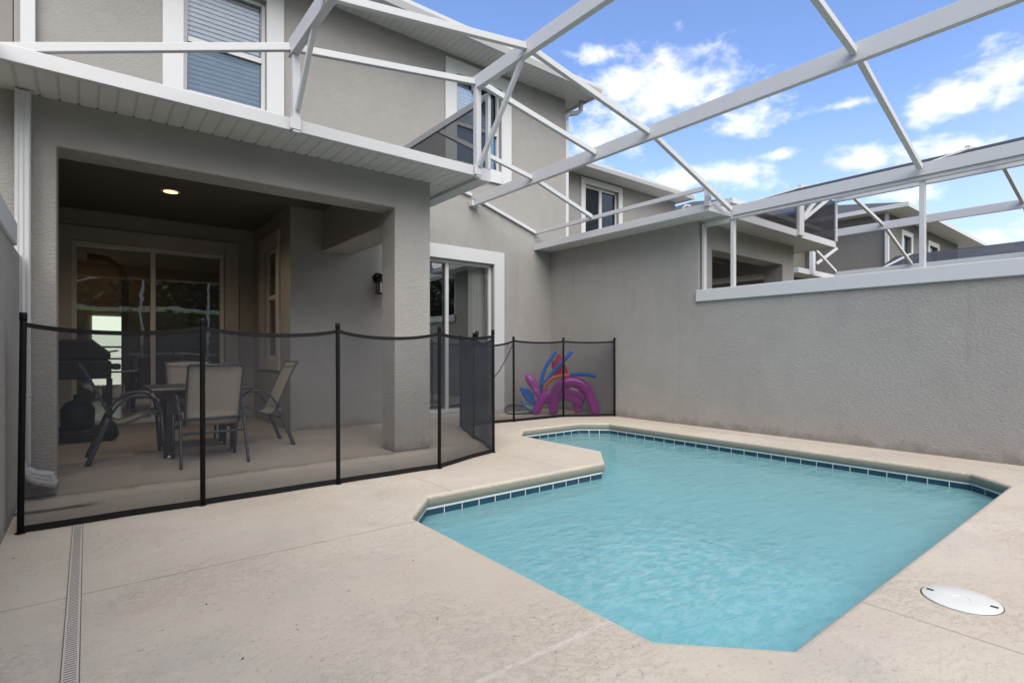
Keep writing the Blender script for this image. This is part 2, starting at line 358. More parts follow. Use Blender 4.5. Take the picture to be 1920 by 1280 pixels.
# ------------------------------------------------------------------ mesh helpers
ORG = {}
def tag(o, label=None, cat=None, group=None, kind=None):
    if label: o['label'] = label
    if cat: o['category'] = cat
    if group: o['group'] = group
    if kind: o['kind'] = kind
    return o
def thing(name, loc, label, cat, group=None):
    o = bpy.data.objects.new(name, None); COL.objects.link(o); o.location = loc; o.empty_display_size = .2
    ORG[o.name] = Vector(loc); tag(o, label, cat, group); return o
class MB:
    def __init__(s): s.v = []; s.f = []; s.sm = []; s.mi = []
    def add(s, vs, fs, smooth=False):
        k = len(s.v); s.v += [Vector(p) for p in vs]
        for f in fs: s.f.append(tuple(i + k for i in f)); s.sm.append(smooth)
        return s
    def box(s, x0, x1, y0, y1, z0, z1):
        if x0 > x1: x0, x1 = x1, x0
        if y0 > y1: y0, y1 = y1, y0
        if z0 > z1: z0, z1 = z1, z0
        vs = [(x0, y0, z0), (x1, y0, z0), (x1, y1, z0), (x0, y1, z0), (x0, y0, z1), (x1, y0, z1), (x1, y1, z1), (x0, y1, z1)]
        return s.add(vs, [(3, 2, 1, 0), (4, 5, 6, 7), (0, 1, 5, 4), (1, 2, 6, 5), (2, 3, 7, 6), (3, 0, 4, 7)])
    def bar(s, a, b, w, h, up=(0, 0, 1)):       # straight bar, w across, h along 'up'
        a, b = Vector(a), Vector(b); d = (b - a).normalized(); up = Vector(up)
        side = d.cross(up)
        if side.length < 1e-4: side = d.cross(Vector((1, 0, 0)))
        side.normalize(); u = side.cross(d).normalized()
        vs = [p + side * (sx * w / 2) + u * (sz * h / 2) for p in (a, b) for sx, sz in ((-1, -1), (1, -1), (1, 1), (-1, 1))]
        return s.add(vs, [(0, 1, 2, 3), (7, 6, 5, 4), (4, 5, 1, 0), (5, 6, 2, 1), (6, 7, 3, 2), (7, 4, 0, 3)])
    def tube(s, pts, rad, n=10, closed=False, caps=True, flat=None):
        pts = [Vector(p) for p in pts]; m = len(pts)
        rads = rad if isinstance(rad, (list, tuple)) else [rad] * m
        rings = []; prev = None
        for i in range(m):
            if closed: t = (pts[(i + 1) % m] - pts[i - 1]).normalized()
            else: t = (pts[min(i + 1, m - 1)] - pts[max(i - 1, 0)]).normalized()
            if prev is None:
                ref = Vector((0, 0, 1)) if abs(t.z) < .9 else Vector((1, 0, 0))
                nrm = t.cross(ref).normalized()
            else:
                nrm = (prev - t * prev.dot(t)).normalized()
            prev = nrm; bn = t.cross(nrm)
            rings.append([pts[i] + (nrm * math.cos(2 * math.pi * k / n) + bn * math.sin(2 * math.pi * k / n) * (flat or 1)) * rads[i] for k in range(n)])
        vs = [p for r in rings for p in r]; fs = []
        for i in range(m if closed else m - 1):
            j = (i + 1) % m
            for k in range(n): fs.append((i * n + k, i * n + (k + 1) % n, j * n + (k + 1) % n, j * n + k))
        if caps and not closed:
            fs.append(tuple(range(n - 1, -1, -1))); fs.append(tuple((m - 1) * n + k for k in range(n)))
        return s.add(vs, fs, True)
    def lathe(s, c, prof, n=24):                # profile of (radius, z) about a vertical axis
        vs = [(c[0] + r * math.cos(2 * math.pi * k / n), c[1] + r * math.sin(2 * math.pi * k / n), c[2] + z) for r, z in prof for k in range(n)]
        fs = [(i * n + k, i * n + (k + 1) % n, (i + 1) * n + (k + 1) % n, (i + 1) * n + k) for i in range(len(prof) - 1) for k in range(n)]
        fs.append(tuple(range(n - 1, -1, -1))); fs.append(tuple((len(prof) - 1) * n + k for k in range(n)))
        return s.add(vs, fs, True)
    def ell(s, c, r, axes=None, n=20, m=12):
        axes = axes or (Vector((1, 0, 0)), Vector((0, 1, 0)), Vector((0, 0, 1)))
        c = Vector(c); vs = []; fs = []
        for i in range(m + 1):
            th = math.pi * i / m
            for k in range(n):
                ph = 2 * math.pi * k / n
                vs.append(c + axes[0] * (r[0] * math.sin(th) * math.cos(ph)) + axes[1] * (r[1] * math.sin(th) * math.sin(ph)) + axes[2] * (r[2] * math.cos(th)))
        for i in range(m):
            for k in range(n): fs.append((i * n + k, i * n + (k + 1) % n, (i + 1) * n + (k + 1) % n, (i + 1) * n + k))
        return s.add(vs, fs, True)
    def prism(s, poly, ext):                    # planar outline extruded by a vector, real thickness
        n = len(poly); ext = Vector(ext); a = [Vector(p) for p in poly]
        return s.add(a + [p + ext for p in a], [tuple(range(n - 1, -1, -1)), tuple(range(n, 2 * n))] + [(i, (i + 1) % n, n + (i + 1) % n, n + i) for i in range(n)])
    def wall(s, axis, pos, thick, u0, u1, z0, z1, holes=()):   # wall with rectangular holes; axis 'y': plane y=pos spanning x
        us = sorted({u0, u1, *[min(max(h[i], u0), u1) for h in holes for i in (0, 1)]}); zs = sorted({z0, z1, *[min(max(h[i], z0), z1) for h in holes for i in (2, 3)]})
        def solid(i, j):
            if i < 0 or j < 0 or i >= len(us) - 1 or j >= len(zs) - 1: return False
            cu, cz = (us[i] + us[i + 1]) / 2, (zs[j] + zs[j + 1]) / 2
            return not any(h[0] < cu < h[1] and h[2] < cz < h[3] for h in holes)
        def P(u, d, z): return (u, pos + d, z) if axis == 'y' else (pos + d, u, z)
        for i in range(len(us) - 1):
            for j in range(len(zs) - 1):
                if not solid(i, j): continue
                a, b, c, d = us[i], us[i + 1], zs[j], zs[j + 1]
                for dd in (0, thick): s.add([P(a, dd, c), P(b, dd, c), P(b, dd, d), P(a, dd, d)], [(0, 1, 2, 3)])
                if not solid(i - 1, j): s.add([P(a, 0, c), P(a, thick, c), P(a, thick, d), P(a, 0, d)], [(0, 1, 2, 3)])
                if not solid(i + 1, j): s.add([P(b, 0, c), P(b, thick, c), P(b, thick, d), P(b, 0, d)], [(0, 1, 2, 3)])
                if not solid(i, j - 1): s.add([P(a, 0, c), P(b, 0, c), P(b, thick, c), P(a, thick, c)], [(0, 1, 2, 3)])
                if not solid(i, j + 1): s.add([P(a, 0, d), P(b, 0, d), P(b, thick, d), P(a, thick, d)], [(0, 1, 2, 3)])
        return s
    def build(s, name, mat, parent=None, bevel=0, merge=True, smooth=None, recalc=True):
        me = bpy.data.meshes.new(name); o = bpy.data.objects.new(name, me); COL.objects.link(o)
        org = ORG[parent.name] if parent is not None else Vector((0, 0, 0))
        bm = bmesh.new(); vv = [bm.verts.new(p - org) for p in s.v]
        for f, sm in zip(s.f, s.sm):
            try: q = bm.faces.new([vv[i] for i in f]); q.smooth = sm if smooth is None else smooth
            except ValueError: pass
        if merge: bmesh.ops.remove_doubles(bm, verts=bm.verts, dist=1e-5)
        if recalc: bmesh.ops.recalc_face_normals(bm, faces=bm.faces)
        bm.to_mesh(me); bm.free(); me.materials.append(mat)
        if parent is not None: o.parent = parent
        ORG[o.name] = org
        if bevel:
            b = o.modifiers.new('bevel', 'BEVEL'); b.width = bevel; b.segments = 2; b.limit_method = 'ANGLE'; b.angle_limit = R(50)
        return o
def copy_tree(o, parent=None):
    c = o.copy(); COL.objects.link(c); c.parent = parent
    for ch in [x for x in COL.objects if x.parent == o]: copy_tree(ch, c)
    return c
def offset_loop(lp, d):                          # mitred offset of a closed 2D loop (positive = to the left of travel)
    n = len(lp); out = []
    for i in range(n):
        p0, p1, p2 = Vector(lp[i - 1]), Vector(lp[i]), Vector(lp[(i + 1) % n])
        a = (p1 - p0).normalized(); b = (p2 - p1).normalized()
        na, nb = Vector((-a.y, a.x)), Vector((-b.y, b.x)); m = (na + nb).normalized()
        out.append(p1 + m * (d / m.dot(na)))
    return out

# ------------------------------------------------------------------ ground, deck, pool
NOSE = [(1.55, 1.157), (1.55, 2.92), (1.86, 3.27), (3.665, 3.27), (4.07, 3.68), (4.07, 4.95), (4.40, 5.287), (5.40, 5.287), (5.705, 5.02), (5.705, 1.12), (5.42, .835), (1.867, .835)]
# clockwise seen from above -> left of travel is outside
def deck():
    bm = bmesh.new()
    x0, x1, y0, y1 = -.45, 6.5, -2.2, 8.95
    outer = [bm.verts.new((x, y, 0)) for x, y in ((x0, y0), (x1, y0), (x1, y1), (x0, y1))]
    back = offset_loop(NOSE, .035)
    prof = [(.035, 0), (.022, -.002), (.010, -.009), (.002, -.022), (0, -.038), (.002, -.055), (.008, -.070), (.016, -.082), (.03, -.088)]
    rings = []
    for d, z in prof: rings.append([bm.verts.new((p.x, p.y, z)) for p in (offset_loop(NOSE, d) if d else [Vector(q) for q in NOSE])])
    e = [bm.edges.new((outer[i], outer[(i + 1) % 4])) for i in range(4)]
    r0 = rings[0]; e += [bm.edges.new((r0[i], r0[(i + 1) % len(r0)])) for i in range(len(r0))]
    bmesh.ops.triangle_fill(bm, use_beauty=True, edges=e)
    for a, b in zip(rings, rings[1:]):
        for i in range(len(a)):
            j = (i + 1) % len(a); f = bm.faces.new((a[i], a[j], b[j], b[i])); f.smooth = False
    # skirt down the outside
    low = [bm.verts.new((v.co.x, v.co.y, -.3)) for v in outer]
    for i in range(4): bm.faces.new((outer[i], outer[(i + 1) % 4], low[(i + 1) % 4], low[i]))
    bmesh.ops.recalc_face_normals(bm, faces=bm.faces)
    for f in bm.faces:
        if abs(f.normal.z) > .99 and f.calc_center_median().z > -.001 and f.normal.z < 0: f.normal_flip()
    me = bpy.data.meshes.new('pool_deck'); bm.to_mesh(me); bm.free(); me.materials.append(M['deck'])
    o = bpy.data.objects.new('pool_deck', me); COL.objects.link(o); tag(o, 'pinkish beige textured concrete pool deck and porch slab', None, None, 'structure')
deck()
TILE = [tuple(p) for p in offset_loop(NOSE, .03)]
pool = thing('swimming_pool', (3.6, 2.9, -1.3), 'in-ground concrete swimming pool with chamfered corners and dark blue tile band', 'swimming pool')
b = MB(); n = len(TILE)
b.add([(x, y, -1.25) for x, y in TILE], [tuple(range(n))])
for i in range(n):
    (xa, ya), (xb, yb) = TILE[i], TILE[(i + 1) % n]
    b.add([(xa, ya, -1.25), (xb, yb, -1.25), (xb, yb, -.245), (xa, ya, -.245)], [(0, 1, 2, 3)])
b.build('basin', M['plaster'], pool)
t = MB(); gr = MB()
tin = [tuple(p) for p in offset_loop(NOSE, .026)]
for i in range(n):
    a, c = Vector(TILE[i]), Vector(TILE[(i + 1) % n]); L = (c - a).length; k = max(1, round(L / .152)); dv = (c - a) / k
    nrm = Vector((dv.y, -dv.x)).normalized()          # into the pool
    t_in = nrm * .006
    for j in range(k):
        p, q = a + dv * j + dv.normalized() * .004, a + dv * (j + 1) - dv.normalized() * .004
        p2, q2 = p + t_in, q + t_in
        t.add([(p.x, p.y, -.245), (q.x, q.y, -.245), (q.x, q.y, -.100), (p.x, p.y, -.100), (p2.x, p2.y, -.245), (q2.x, q2.y, -.245), (q2.x, q2.y, -.100), (p2.x, p2.y, -.100)],
              [(4, 5, 6, 7), (0, 1, 5, 4), (1, 2, 6, 5), (2, 3, 7, 6), (3, 0, 4, 7)])
    gg = nrm * .004
    gr.add([(a.x + gg.x, a.y + gg.y, -.246), (c.x + gg.x, c.y + gg.y, -.246), (c.x + gg.x, c.y + gg.y, -.088), (a.x + gg.x, a.y + gg.y, -.088)], [(0, 1, 2, 3)])
    gg2 = nrm * .008
    gr.add([(a.x + gg2.x, a.y + gg2.y, -.101), (c.x + gg2.x, c.y + gg2.y, -.101), (c.x + gg2.x, c.y + gg2.y, -.088), (a.x + gg2.x, a.y + gg2.y, -.088)], [(0, 1, 2, 3)])
t.build('waterline_tile', M['tile'], pool); gr.build('grout', M['grout'], pool)
b = MB(); b.prism([(4.11, 4.25, -.55), (5.73, 4.25, -.55), (5.73, 5.03, -.55), (5.42, 5.31, -.55), (4.42, 5.31, -.55), (4.11, 4.98, -.55)], (0, 0, -.69)); b.build('bench', M['plaster'], pool)
for ix, iy in ((4.75, 4.75), (5.25, 4.95)):
    b = MB(); b.lathe((ix, iy, -.549), [(.055, 0), (.055, .012), (.03, .016)]); b.build('inlet', M['dark_slot'], pool)
w = MB(); w.add([(x, y, -.145) for x, y in reversed(TILE)], [tuple(range(n))]); tag(w.build('pool_water', M['water'], recalc=False), 'turquoise rippled pool water', None, None, 'structure')
gd = MB(); gd.add([(x, y, -.32) for x, y in ((-900, -900), (900, -900), (900, 900), (-900, 900))], [(0, 1, 2, 3)])
# the ground leaves a pit for the pool
gd = MB()
for x0, x1, y0, y1 in ((-900, -.4, -900, 900), (6.45, 900, -900, 900), (-.4, 6.45, -900, -2.1), (-.4, 6.45, 8.9, 900)): gd.add([(x0, y0, -.12), (x1, y0, -.12), (x1, y1, -.12), (x0, y1, -.12)], [(0, 1, 2, 3)])
tag(gd.build('ground', M['soil']), 'ground around the houses', None, None, 'structure')
lw = MB(); prof_ = [(-2.25, -.10), (-6, .0), (-9, 1.6), (-13, 3.1), (-30, 3.6)]
for (ya, za), (yb, zb) in zip(prof_, prof_[1:]): lw.add([(-40, ya, za), (40, ya, za), (40, yb, zb), (-40, yb, zb)], [(0, 1, 2, 3)])
tag(lw.build('lawn', M['lawn']), 'green lawn and grass bank beyond the pool deck', None, None, 'structure')
# drains and lid set in the deck
dr = thing('channel_drain', (-.04, 1.0, 0), 'long straight plastic channel drain with cross slots set in the deck', 'drain', 'deck drains')
b = MB(); b.box(-.062, -.020, -2.0, 3.97, -.02, .003); b.build('grate', plain('drain_plastic', (.56, .51, .455), .6, var=.12, scale=6), dr)
b = MB()
y = -.6
while y < 3.95: b.box(-.057, -.026, y, y + .0032, .0032, .0042); y += .016
b.box(-.0195, -.0170, -2.0, 3.97, .001, .0035); b.box(-.0650, -.0630, -2.0, 3.97, .001, .003)
b.build('slot', plain('drain_slot', (.13, .115, .10), .8), dr)
def dotted(name, pitch, axis):
    m, g, b = material(name); c = coords(g)
    sx = g.new('ShaderNodeSeparateXYZ'); g.l.new(c, sx.inputs[0])
    f = g.math('SUBTRACT', g.math('FRACT', g.math('DIVIDE', sx.outputs[0], pitch)), .5); f = g.math('MULTIPLY', f, pitch)
    r = g.math('SQRT', g.math('ADD', g.math('MULTIPLY', f, f), g.math('MULTIPLY', sx.outputs[1], sx.outputs[1])))
    nz = g.step(g.noise(c, 9, 3, .6), .34, .48)
    hole = g.math('MULTIPLY', g.step(r, .0045, .0065, 1, 0), nz)
    g.l.new(g.mix(hole, g.mix(g.noise(c, 3.2, 6, .65), (.500, .432, .372, 1), (.540, .480, .425, 1)), (.03, .025, .02, 1)), b.inputs['Base Color']); b.inputs['Roughness'].default_value = .85
    return m
M['dots'] = dotted('drain_dots', .036, 0)
def strip(x, y, L, ang, label):
    d = MB(); d.box(0, L, -.010, .010, -.005, .0012); o = d.build('slot_drain', M['dots']); o.location = (x, y, 0); o.rotation_euler = (0, 0, ang); tag(o, label, 'drain', 'deck drains')
strip(0, 4.55, 3.1, .014, 'dotted line of small drain holes in front of the porch')
strip(6.20, .0, 4.2, R(90.5), 'faint dotted drain line between pool and right wall')
sk = thing('skimmer_lid', (2.765, .57, 0), 'round white plastic skimmer lid set flush in the deck', 'drain cover')
b = MB(); b.lathe((2.765, .57, 0), [(.127, -.01), (.127, .003), (.123, .005), (.05, .006), (.01, .006)], 48); b.build('cover', M['lid'], sk)
b = MB(); b.lathe((2.765, .57, -.004), [(.1315, 0), (.1315, .0044)], 48); b.build('rim', plain('dark_gap_rim', (.10, .09, .08), .8), sk)  # dark ring coloured as the shaded gap round the lid
for sx_, sy_ in ((2.766, .672), (2.772, .469)):
    b = MB(); b.box(sx_ - .007, sx_ + .007, sy_ - .012, sy_ + .012, .0055, .0072); b.build('finger_slot', M['dark_slot'], sk)
b = MB(); b.tube([(2.752 + .035 * math.cos(a), .57 + .035 * math.sin(a), .006) for a in [R(-75 + 15 * k) for k in range(11)]], .0018, 6); b.build('moulded_arc', M['lid'], sk)

rl_ = random.Random(11)
lf_m = plain('dry_leaf', (.07, .045, .025), .8)
for px, py in ((25, 1047), (387, 1133), (775, 1051), (1590, 1060), (1850, 1130), (820, 1160), (455, 1235), (300, 1010)):
    q = at(px, py, 1005.284 / (py - 659)); a = rl_.uniform(0, 6); l_ = rl_.uniform(.003, .007); w_ = l_ * .35
    d = MB(); u_ = Vector((math.cos(a), math.sin(a), 0)); v2 = Vector((-u_.y, u_.x, 0)); q.z = .001
    d.prism([q - u_ * l_, q + v2 * w_ + Vector((0, 0, .003)), q + u_ * l_ + Vector((0, 0, .001)), q - v2 * w_], (0, 0, .0012))
    tag(d.build('dry_leaf', lf_m), 'tiny dark dry leaf scrap lying on the concrete deck', 'leaf', 'leaf scraps on the deck')

# ------------------------------------------------------------------ windows and doors
def trim_y(mb, y, x0, x1, z0, z1, w, d=.03, bottom=True):    # flat surround on a wall facing -Y, opening x0..x1,z0..z1
    zb = z0 - w if bottom else z0
    mb.box(x0 - w, x0, y - d, y - .001, zb, z1 + w); mb.box(x1, x1 + w, y - d, y - .001, zb, z1 + w)
    mb.box(x0, x1, y - d, y - .001, z1, z1 + w)
    if bottom: mb.box(x0, x1, y - d, y - .001, z0 - w, z0)
def blinds(mb, x0, x1, z0, z1, y, pitch=.055):
    z = z0
    while z < z1 - .01:
        mb.add([(x0, y - .012, z), (x1, y - .012, z), (x1, y + .006, z + pitch * 1.12), (x0, y + .006, z + pitch * 1.12)], [(0, 1, 2, 3)]); z += pitch
def sash_window(parent, y, x0, x1, z0, z1, zm, w=.20):
    t = MB(); trim_y(t, y, x0, x1, z0, z1, w); tr = t.build('window', M['white'], parent, bevel=.004)
    f = MB(); q = .045; yf = y + .06
    f.box(x0, x0 + q, yf, yf + .06, z0, z1); f.box(x1 - q, x1, yf, yf + .06, z0, z1); f.box(x0 + q, x1 - q, yf, yf + .06, z1 - q, z1); f.box(x0 + q, x1 - q, yf, yf + .06, z0, z0 + q)
    f.box(x0 + q, x1 - q, yf - .015, yf + .05, zm - .03, zm + .03)
    f.build('frame', M['white'], tr, bevel=.003)
    g = MB(); g.box(x0 + q, x1 - q, yf + .035, yf + .041, zm + .03, z1 - q); g.build('upper_pane', M['win_glass'], tr)
    g = MB(); g.box(x0 + q, x1 - q, yf + .015, yf + .021, z0 + q, zm - .03); g.build('lower_pane', M['win_glass_low'], tr)
    bl = MB(); blinds(bl, x0 + q + .004, x1 - q - .004, z0 + q + .004, z1 - q, yf + .075); bl.build('blind', M['blind'], tr)
    r = MB(); r.wall('y', y + .45, .02, x0 - .2, x1 + .2, z0 - .2, z1 + .2); r.build('room_back', M['room'], tr)
    return tr
def slider_y(parent, y, x0, x1, z0, z1, xm, w, frame, trim, left_only=False):
    t = MB(); trim_y(t, y, x0, x1, z0, z1, w, .03, False); d = t.build('sliding_door', trim, parent, bevel=.004)
    yf = y + .07; q = .05
    f = MB(); f.box(x0, x0 + q, yf, yf + .1, z0, z1); f.box(x1 - q, x1, yf, yf + .1, z0, z1); f.box(x0 + q, x1 - q, yf, yf + .1, z1 - q, z1); f.box(x0 + q, x1 - q, yf - .02, yf + .1, z0, z0 + .06)
    f.box(xm - .028, xm + .028, yf + .01, yf + .05, z0 + .06, z1 - q)
    f.build('frame', frame, d, bevel=.003)
    g = MB(); g.box(x0 + q, xm - .028, yf + .06, yf + .066, z0 + .06, z1 - q); g.build('pane', M['glass'], d)
    g = MB(); g.box(xm + .028, x1 - q, yf + .03, yf + .036, z0 + .06, z1 - q); g.build('pane', M['glass'], d)
    return d

# ------------------------------------------------------------------ our townhouse
G_H = 'townhouses of the row'
H = thing('townhouse', (3, 7, 0), 'grey stucco townhouse with the open porch and dining chairs', 'house', G_H)
YH = 7.0
b = MB()
b.wall('y', YH, .2, -.55, 6.78, 0, 5.6, [(-.55, 2.0, 0, 2.84), (3.65, 5.17, .06, 2.41), (.85, 1.72, 3.93, 5.27), (4.45, 5.32, 3.93, 5.27)])
b.wall('x', 6.58, .2, 7.2, 14.5, 0, 5.6)
b.build('wall', M['stucco'], H)
b = MB(); b.wall('x', 2.0, .2, 7.2, 8.85, 0, 2.84, [(7.56, 8.30, .9, 2.43)])
b.wall('y', 8.85, .2, -.55, 2.2, 0, 2.84, [(-.155, 1.60, .03, 2.43)]); b.wall('x', -.55, .2, 5.2, 8.85, 0, 2.84)
b.build('porch_recess', M['stucco'], H)
b = MB(); b.wall('y', 4.9, .3, -.55, 2.80, 0, 2.84, [(-.165, 2.40, 0, 2.43)]); b.wall('x', 2.40, .4, 5.2, 7.0, 2.30, 2.84)
b.build('porch_front', M['stucco_rough'], H, bevel=.012)
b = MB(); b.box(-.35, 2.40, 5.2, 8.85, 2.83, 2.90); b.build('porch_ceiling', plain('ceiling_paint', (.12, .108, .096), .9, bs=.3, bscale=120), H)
s1 = MB(); s1.box(-.77, 3.06, 4.42, 4.9, 2.752, 2.775); s1.build('soffit', M['soffit_x'], H)
s1 = MB(); s1.box(2.80, 3.06, 4.9, 6.999, 2.752, 2.775); s1.build('soffit', M['soffit_y'], H)
g1 = MB(); g1.box(-.77, 3.06, 4.37, 4.42, 2.735, 2.832); g1.build('gutter', M['alum'], H, bevel=.004)
g1 = MB(); g1.box(3.06, 3.215, 4.40, 6.998, 2.718, 2.842); g1.build('gutter', M['alum'], H, bevel=.006)
rf = MB(); rf.add([(-.77, 4.42, 2.80), (3.06, 4.42, 2.80), (3.06, 6.99, 3.2), (-.77, 6.99, 3.2), (-.77, 4.42, 2.777), (3.06, 4.42, 2.777), (3.06, 6.99, 2.88), (-.77, 6.99, 2.88)],
                  [(0, 1, 2, 3), (4, 5, 6, 7), (0, 1, 5, 4), (1, 2, 6, 5), (3, 0, 4, 7)]); rf.build('porch_roof', M['shingle'], H)
def main_roof(parent, x0, x1, y0, y1, z, wallx1=None):
    s1 = MB(); s1.box(x0, x1, y0 + .06, y0 + .56, z, z + .025); s1.build('eave_soffit', M['soffit_x'], parent)
    s1 = MB(); s1.box(x1 - .40, x1, y0 + .565, y1, z, z + .025); s1.build('eave_soffit', M['soffit_y'], parent)
    g1 = MB(); g1.prism([(x0, y0 + .055, z - .02), (x0, y0, z - .02), (x0, y0 - .03, z + .06), (x0, y0 - .03, z + .11), (x0, y0 + .055, z + .11)], (x1 - x0, 0, 0))
    g1.prism([(x1 + .005, y0 - .02, z - .02), (x1 + .05, y0 - .02, z - .02), (x1 + .085, y0 - .02, z + .06), (x1 + .085, y0 - .02, z + .11), (x1 + .005, y0 - .02, z + .11)], (0, y1 - y0, 0))
    g1.build('eave_gutter', M['alum'], parent)
    rf = MB(); h = (y1 - y0) / 2 * .40; rr = (y1 - y0) / 2; ym = (y0 + y1) / 2
    za = z + .10
    if x1 - x0 > 2 * rr: A, B_ = (x0 + rr, ym, za + h), (x1 - rr, ym, za + h)
    else: A = B_ = ((x0 + x1) / 2, ym, za + h)
    c4 = [(x0 - .03, y0 + .0, za), (x1 + .06, y0 + .0, za), (x1 + .06, y1, za), (x0 - .03, y1, za)]
    lo = [(p[0], p[1], z + .03) for p in c4]
    rf.add(c4 + [A, B_] + lo, [(0, 1, 5, 4), (1, 2, 5), (2, 3, 4, 5), (3, 0, 4), (0, 1, 7, 6), (1, 2, 8, 7), (2, 3, 9, 8), (3, 0, 6, 9), (6, 7, 8, 9)])
    rf.build('roof', M['shingle'], parent)
main_roof(H, -7.4, 7.10, 6.44, 14.9, 5.545)
sash_window(H, YH, .85, 1.72, 3.93, 5.27, 4.55, .20)
sash_window(H, YH, 4.45, 5.32, 3.93, 5.27, 4.55, .20)
slider_y(H, YH, 3.65, 5.17, .06, 2.41, 4.34, .20, M['white'], M['white'])
b = MB(); b.box(3.45, 5.38, 6.93, 6.999, 0, .058); b.build('door_sill', plain('concrete_sill', (.50, .47, .43), .8), H, bevel=.006)
slider_y(H, 8.85, -.155, 1.60, .03, 2.43, .72, .18, plain('off_white_frame', (.62, .61, .58), .5), plain('beige_trim', (.40, .38, .35), .6))  # porch door: warm off-white frame, beige trim
# porch side window, facing -X
t = MB(); x = 2.0; y0, y1, z0, z1 = 7.56, 8.30, .9, 2.43; w_ = .15
t.box(x - .03, x - .001, y0 - w_ + .02, y0, z0 - w_, z1 + w_ + .03); t.box(x - .03, x - .001, y1, y1 + w_, z0 - w_, z1 + w_ + .03); t.box(x - .03, x - .001, y0, y1, z1, z1 + w_ + .03); t.box(x - .03, x - .001, y0, y1, z0 - w_, z0)
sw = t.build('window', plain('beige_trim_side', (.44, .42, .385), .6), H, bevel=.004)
f = MB(); f.box(x + .05, x + .1, y0, y0 + .045, z0, z1); f.box(x + .05, x + .1, y1 - .045, y1, z0, z1); f.box(x + .05, x + .1, y0 + .045, y1 - .045, z1 - .045, z1); f.box(x + .05, x + .1, y0 + .045, y1 - .045, z0, z0 + .045); f.box(x + .04, x + .09, y0 + .045, y1 - .045, 1.73, 1.79)
f.build('frame', M['white'], sw)
g = MB(); g.box(x + .07, x + .076, y0 + .045, y1 - .045, z0 + .045, z1 - .045); g.build('pane', M['glass'], sw)
g = MB(); g.box(x + .25, x + .26, y0 - .2, y1 + .2, z0 - .3, 2.8); g.build('room_back', M['brown'], sw)
# rooms behind the glass
b = MB()
for q in ((-.34, 2.4, 13.2, 13.3, 0, 2.8), (-.45, -.35, 9.06, 13.2, 0, 2.8), (2.4, 2.5, 9.06, 13.2, 0, 2.8), (-.34, 2.4, 9.06, 13.2, 2.7, 2.8)): b.box(*q)
for q in ((2.6, 6.5, 11.2, 11.3, 0, 2.8), (2.5, 2.6, 7.25, 11.2, 0, 2.8), (6.4, 6.5, 7.25, 11.2, 0, 2.8), (2.6, 6.4, 7.25, 11.2, 2.7, 2.8)): b.box(*q)
b.build('interior_wall', M['room'], H)
b = MB(); b.box(-.34, 2.4, 9.06, 13.2, -.05, .02); b.box(2.6, 6.4, 7.22, 11.2, -.05, .03); b.build('interior_floor', M['room_floor'], H)
b = MB(); b.box(.08, .56, 13.17, 13.19, .35, 1.69); iw = b.build('interior_window', M['daylit'], H)
for z in (.60, .86, 1.09, 1.38):
    b = MB(); b.box(.07, .57, 13.14, 13.165, z - .018, z + .018); b.build('glazing_bar', M['brown'], iw)
b = MB()
pts = [(4.86 + i * .0105, 7.27 + .035 * math.sin(i * 1.05) + .012 * math.sin(i * 2.3)) for i in range(44)]
for i in range(43):
    (xa, ya), (xb, yb) = pts[i], pts[i + 1]; b.add([(xa, ya, .06), (xb, yb, .06), (xb, yb, 2.5), (xa, ya, 2.5)], [(0, 1, 2, 3)], True)
b.build('curtain', M['curtain'], H)
b = MB(); b.tube([(.48, 10.6, 0), (.48, 10.6, 2.1), (.43, 10.6, 2.33), (.25, 10.6, 2.46), (.0, 10.6, 2.48)], .05, 12); b.build('interior_arch', M['timber'], H)
b = MB(); b.lathe((.205, 12.3, 2.68), [(.085, 0), (.10, .018)], 20); b.build('interior_lamp', emit('room_lamp', (1, .55, .2), 9), H)
# downspouts
b = MB(); X0, X1, Y0, Y1 = -.375, -.295, 4.80, 4.868
b.prism([(X0 + x_, y_, .24) for x_, y_ in ((0, Y1), (0, Y0 + .008), (.008, Y0), (.018, Y0), (.022, Y0 + .005), (.032, Y0 + .005), (.036, Y0), (.044, Y0), (.048, Y0 + .005), (.058, Y0 + .005), (.062, Y0), (.072, Y0), (.08, Y0 + .008), (.08, Y1))], (0, 0, 2.495))
b.box(X0 - .002, X1 + .002, Y0 - .003, Y1 + .002, .70, .712); b.box(X0 - .002, X1 + .002, Y0 - .003, Y1 + .002, 1.0, 1.03)
d = b.build('downspout', M['alum'], H, bevel=.004)
b = MB()
elb = [(-.335, 4.834, .26)] + [(-.335 + .11 * (1 - math.cos(a)), 4.834 - .02 * math.sin(a), .26 - .115 * math.sin(a)) for a in [R(12 * k) for k in range(1, 8)]] + [(-.17, 4.80, .128)]
for off in (-.026, 0, .026):
    b.tube([(p[0] - off * min(1, i / 6) * .35, p[1] + off * .2, p[2] + (off if i > 3 else off * i / 4)) for i, p in enumerate(elb)], [.030] * len(elb), 10)
b.build('elbow', M['alum'], d)
b = MB(); b.box(-.50, -.39, 6.93, 6.998, 3.0, 5.53); b.build('downspout', M['alum'], H, bevel=.006)
b = MB(); b.box(6.782, 6.85, 6.985, 7.04, 2.98, 5.22)
b.tube([(6.816, 7.01, 5.2), (6.82, 7.01, 5.27), (6.87, 6.98, 5.31), (6.98, 6.90, 5.33), (7.03, 6.86, 5.38), (7.04, 6.85, 5.54)], .042, 12)
b.tube([(6.816, 7.01, 3.0), (6.82, 6.99, 2.95), (6.86, 6.93, 2.91), (6.93, 6.82, 2.90)], .042, 12); b.build('downspout', M['alum'], H)

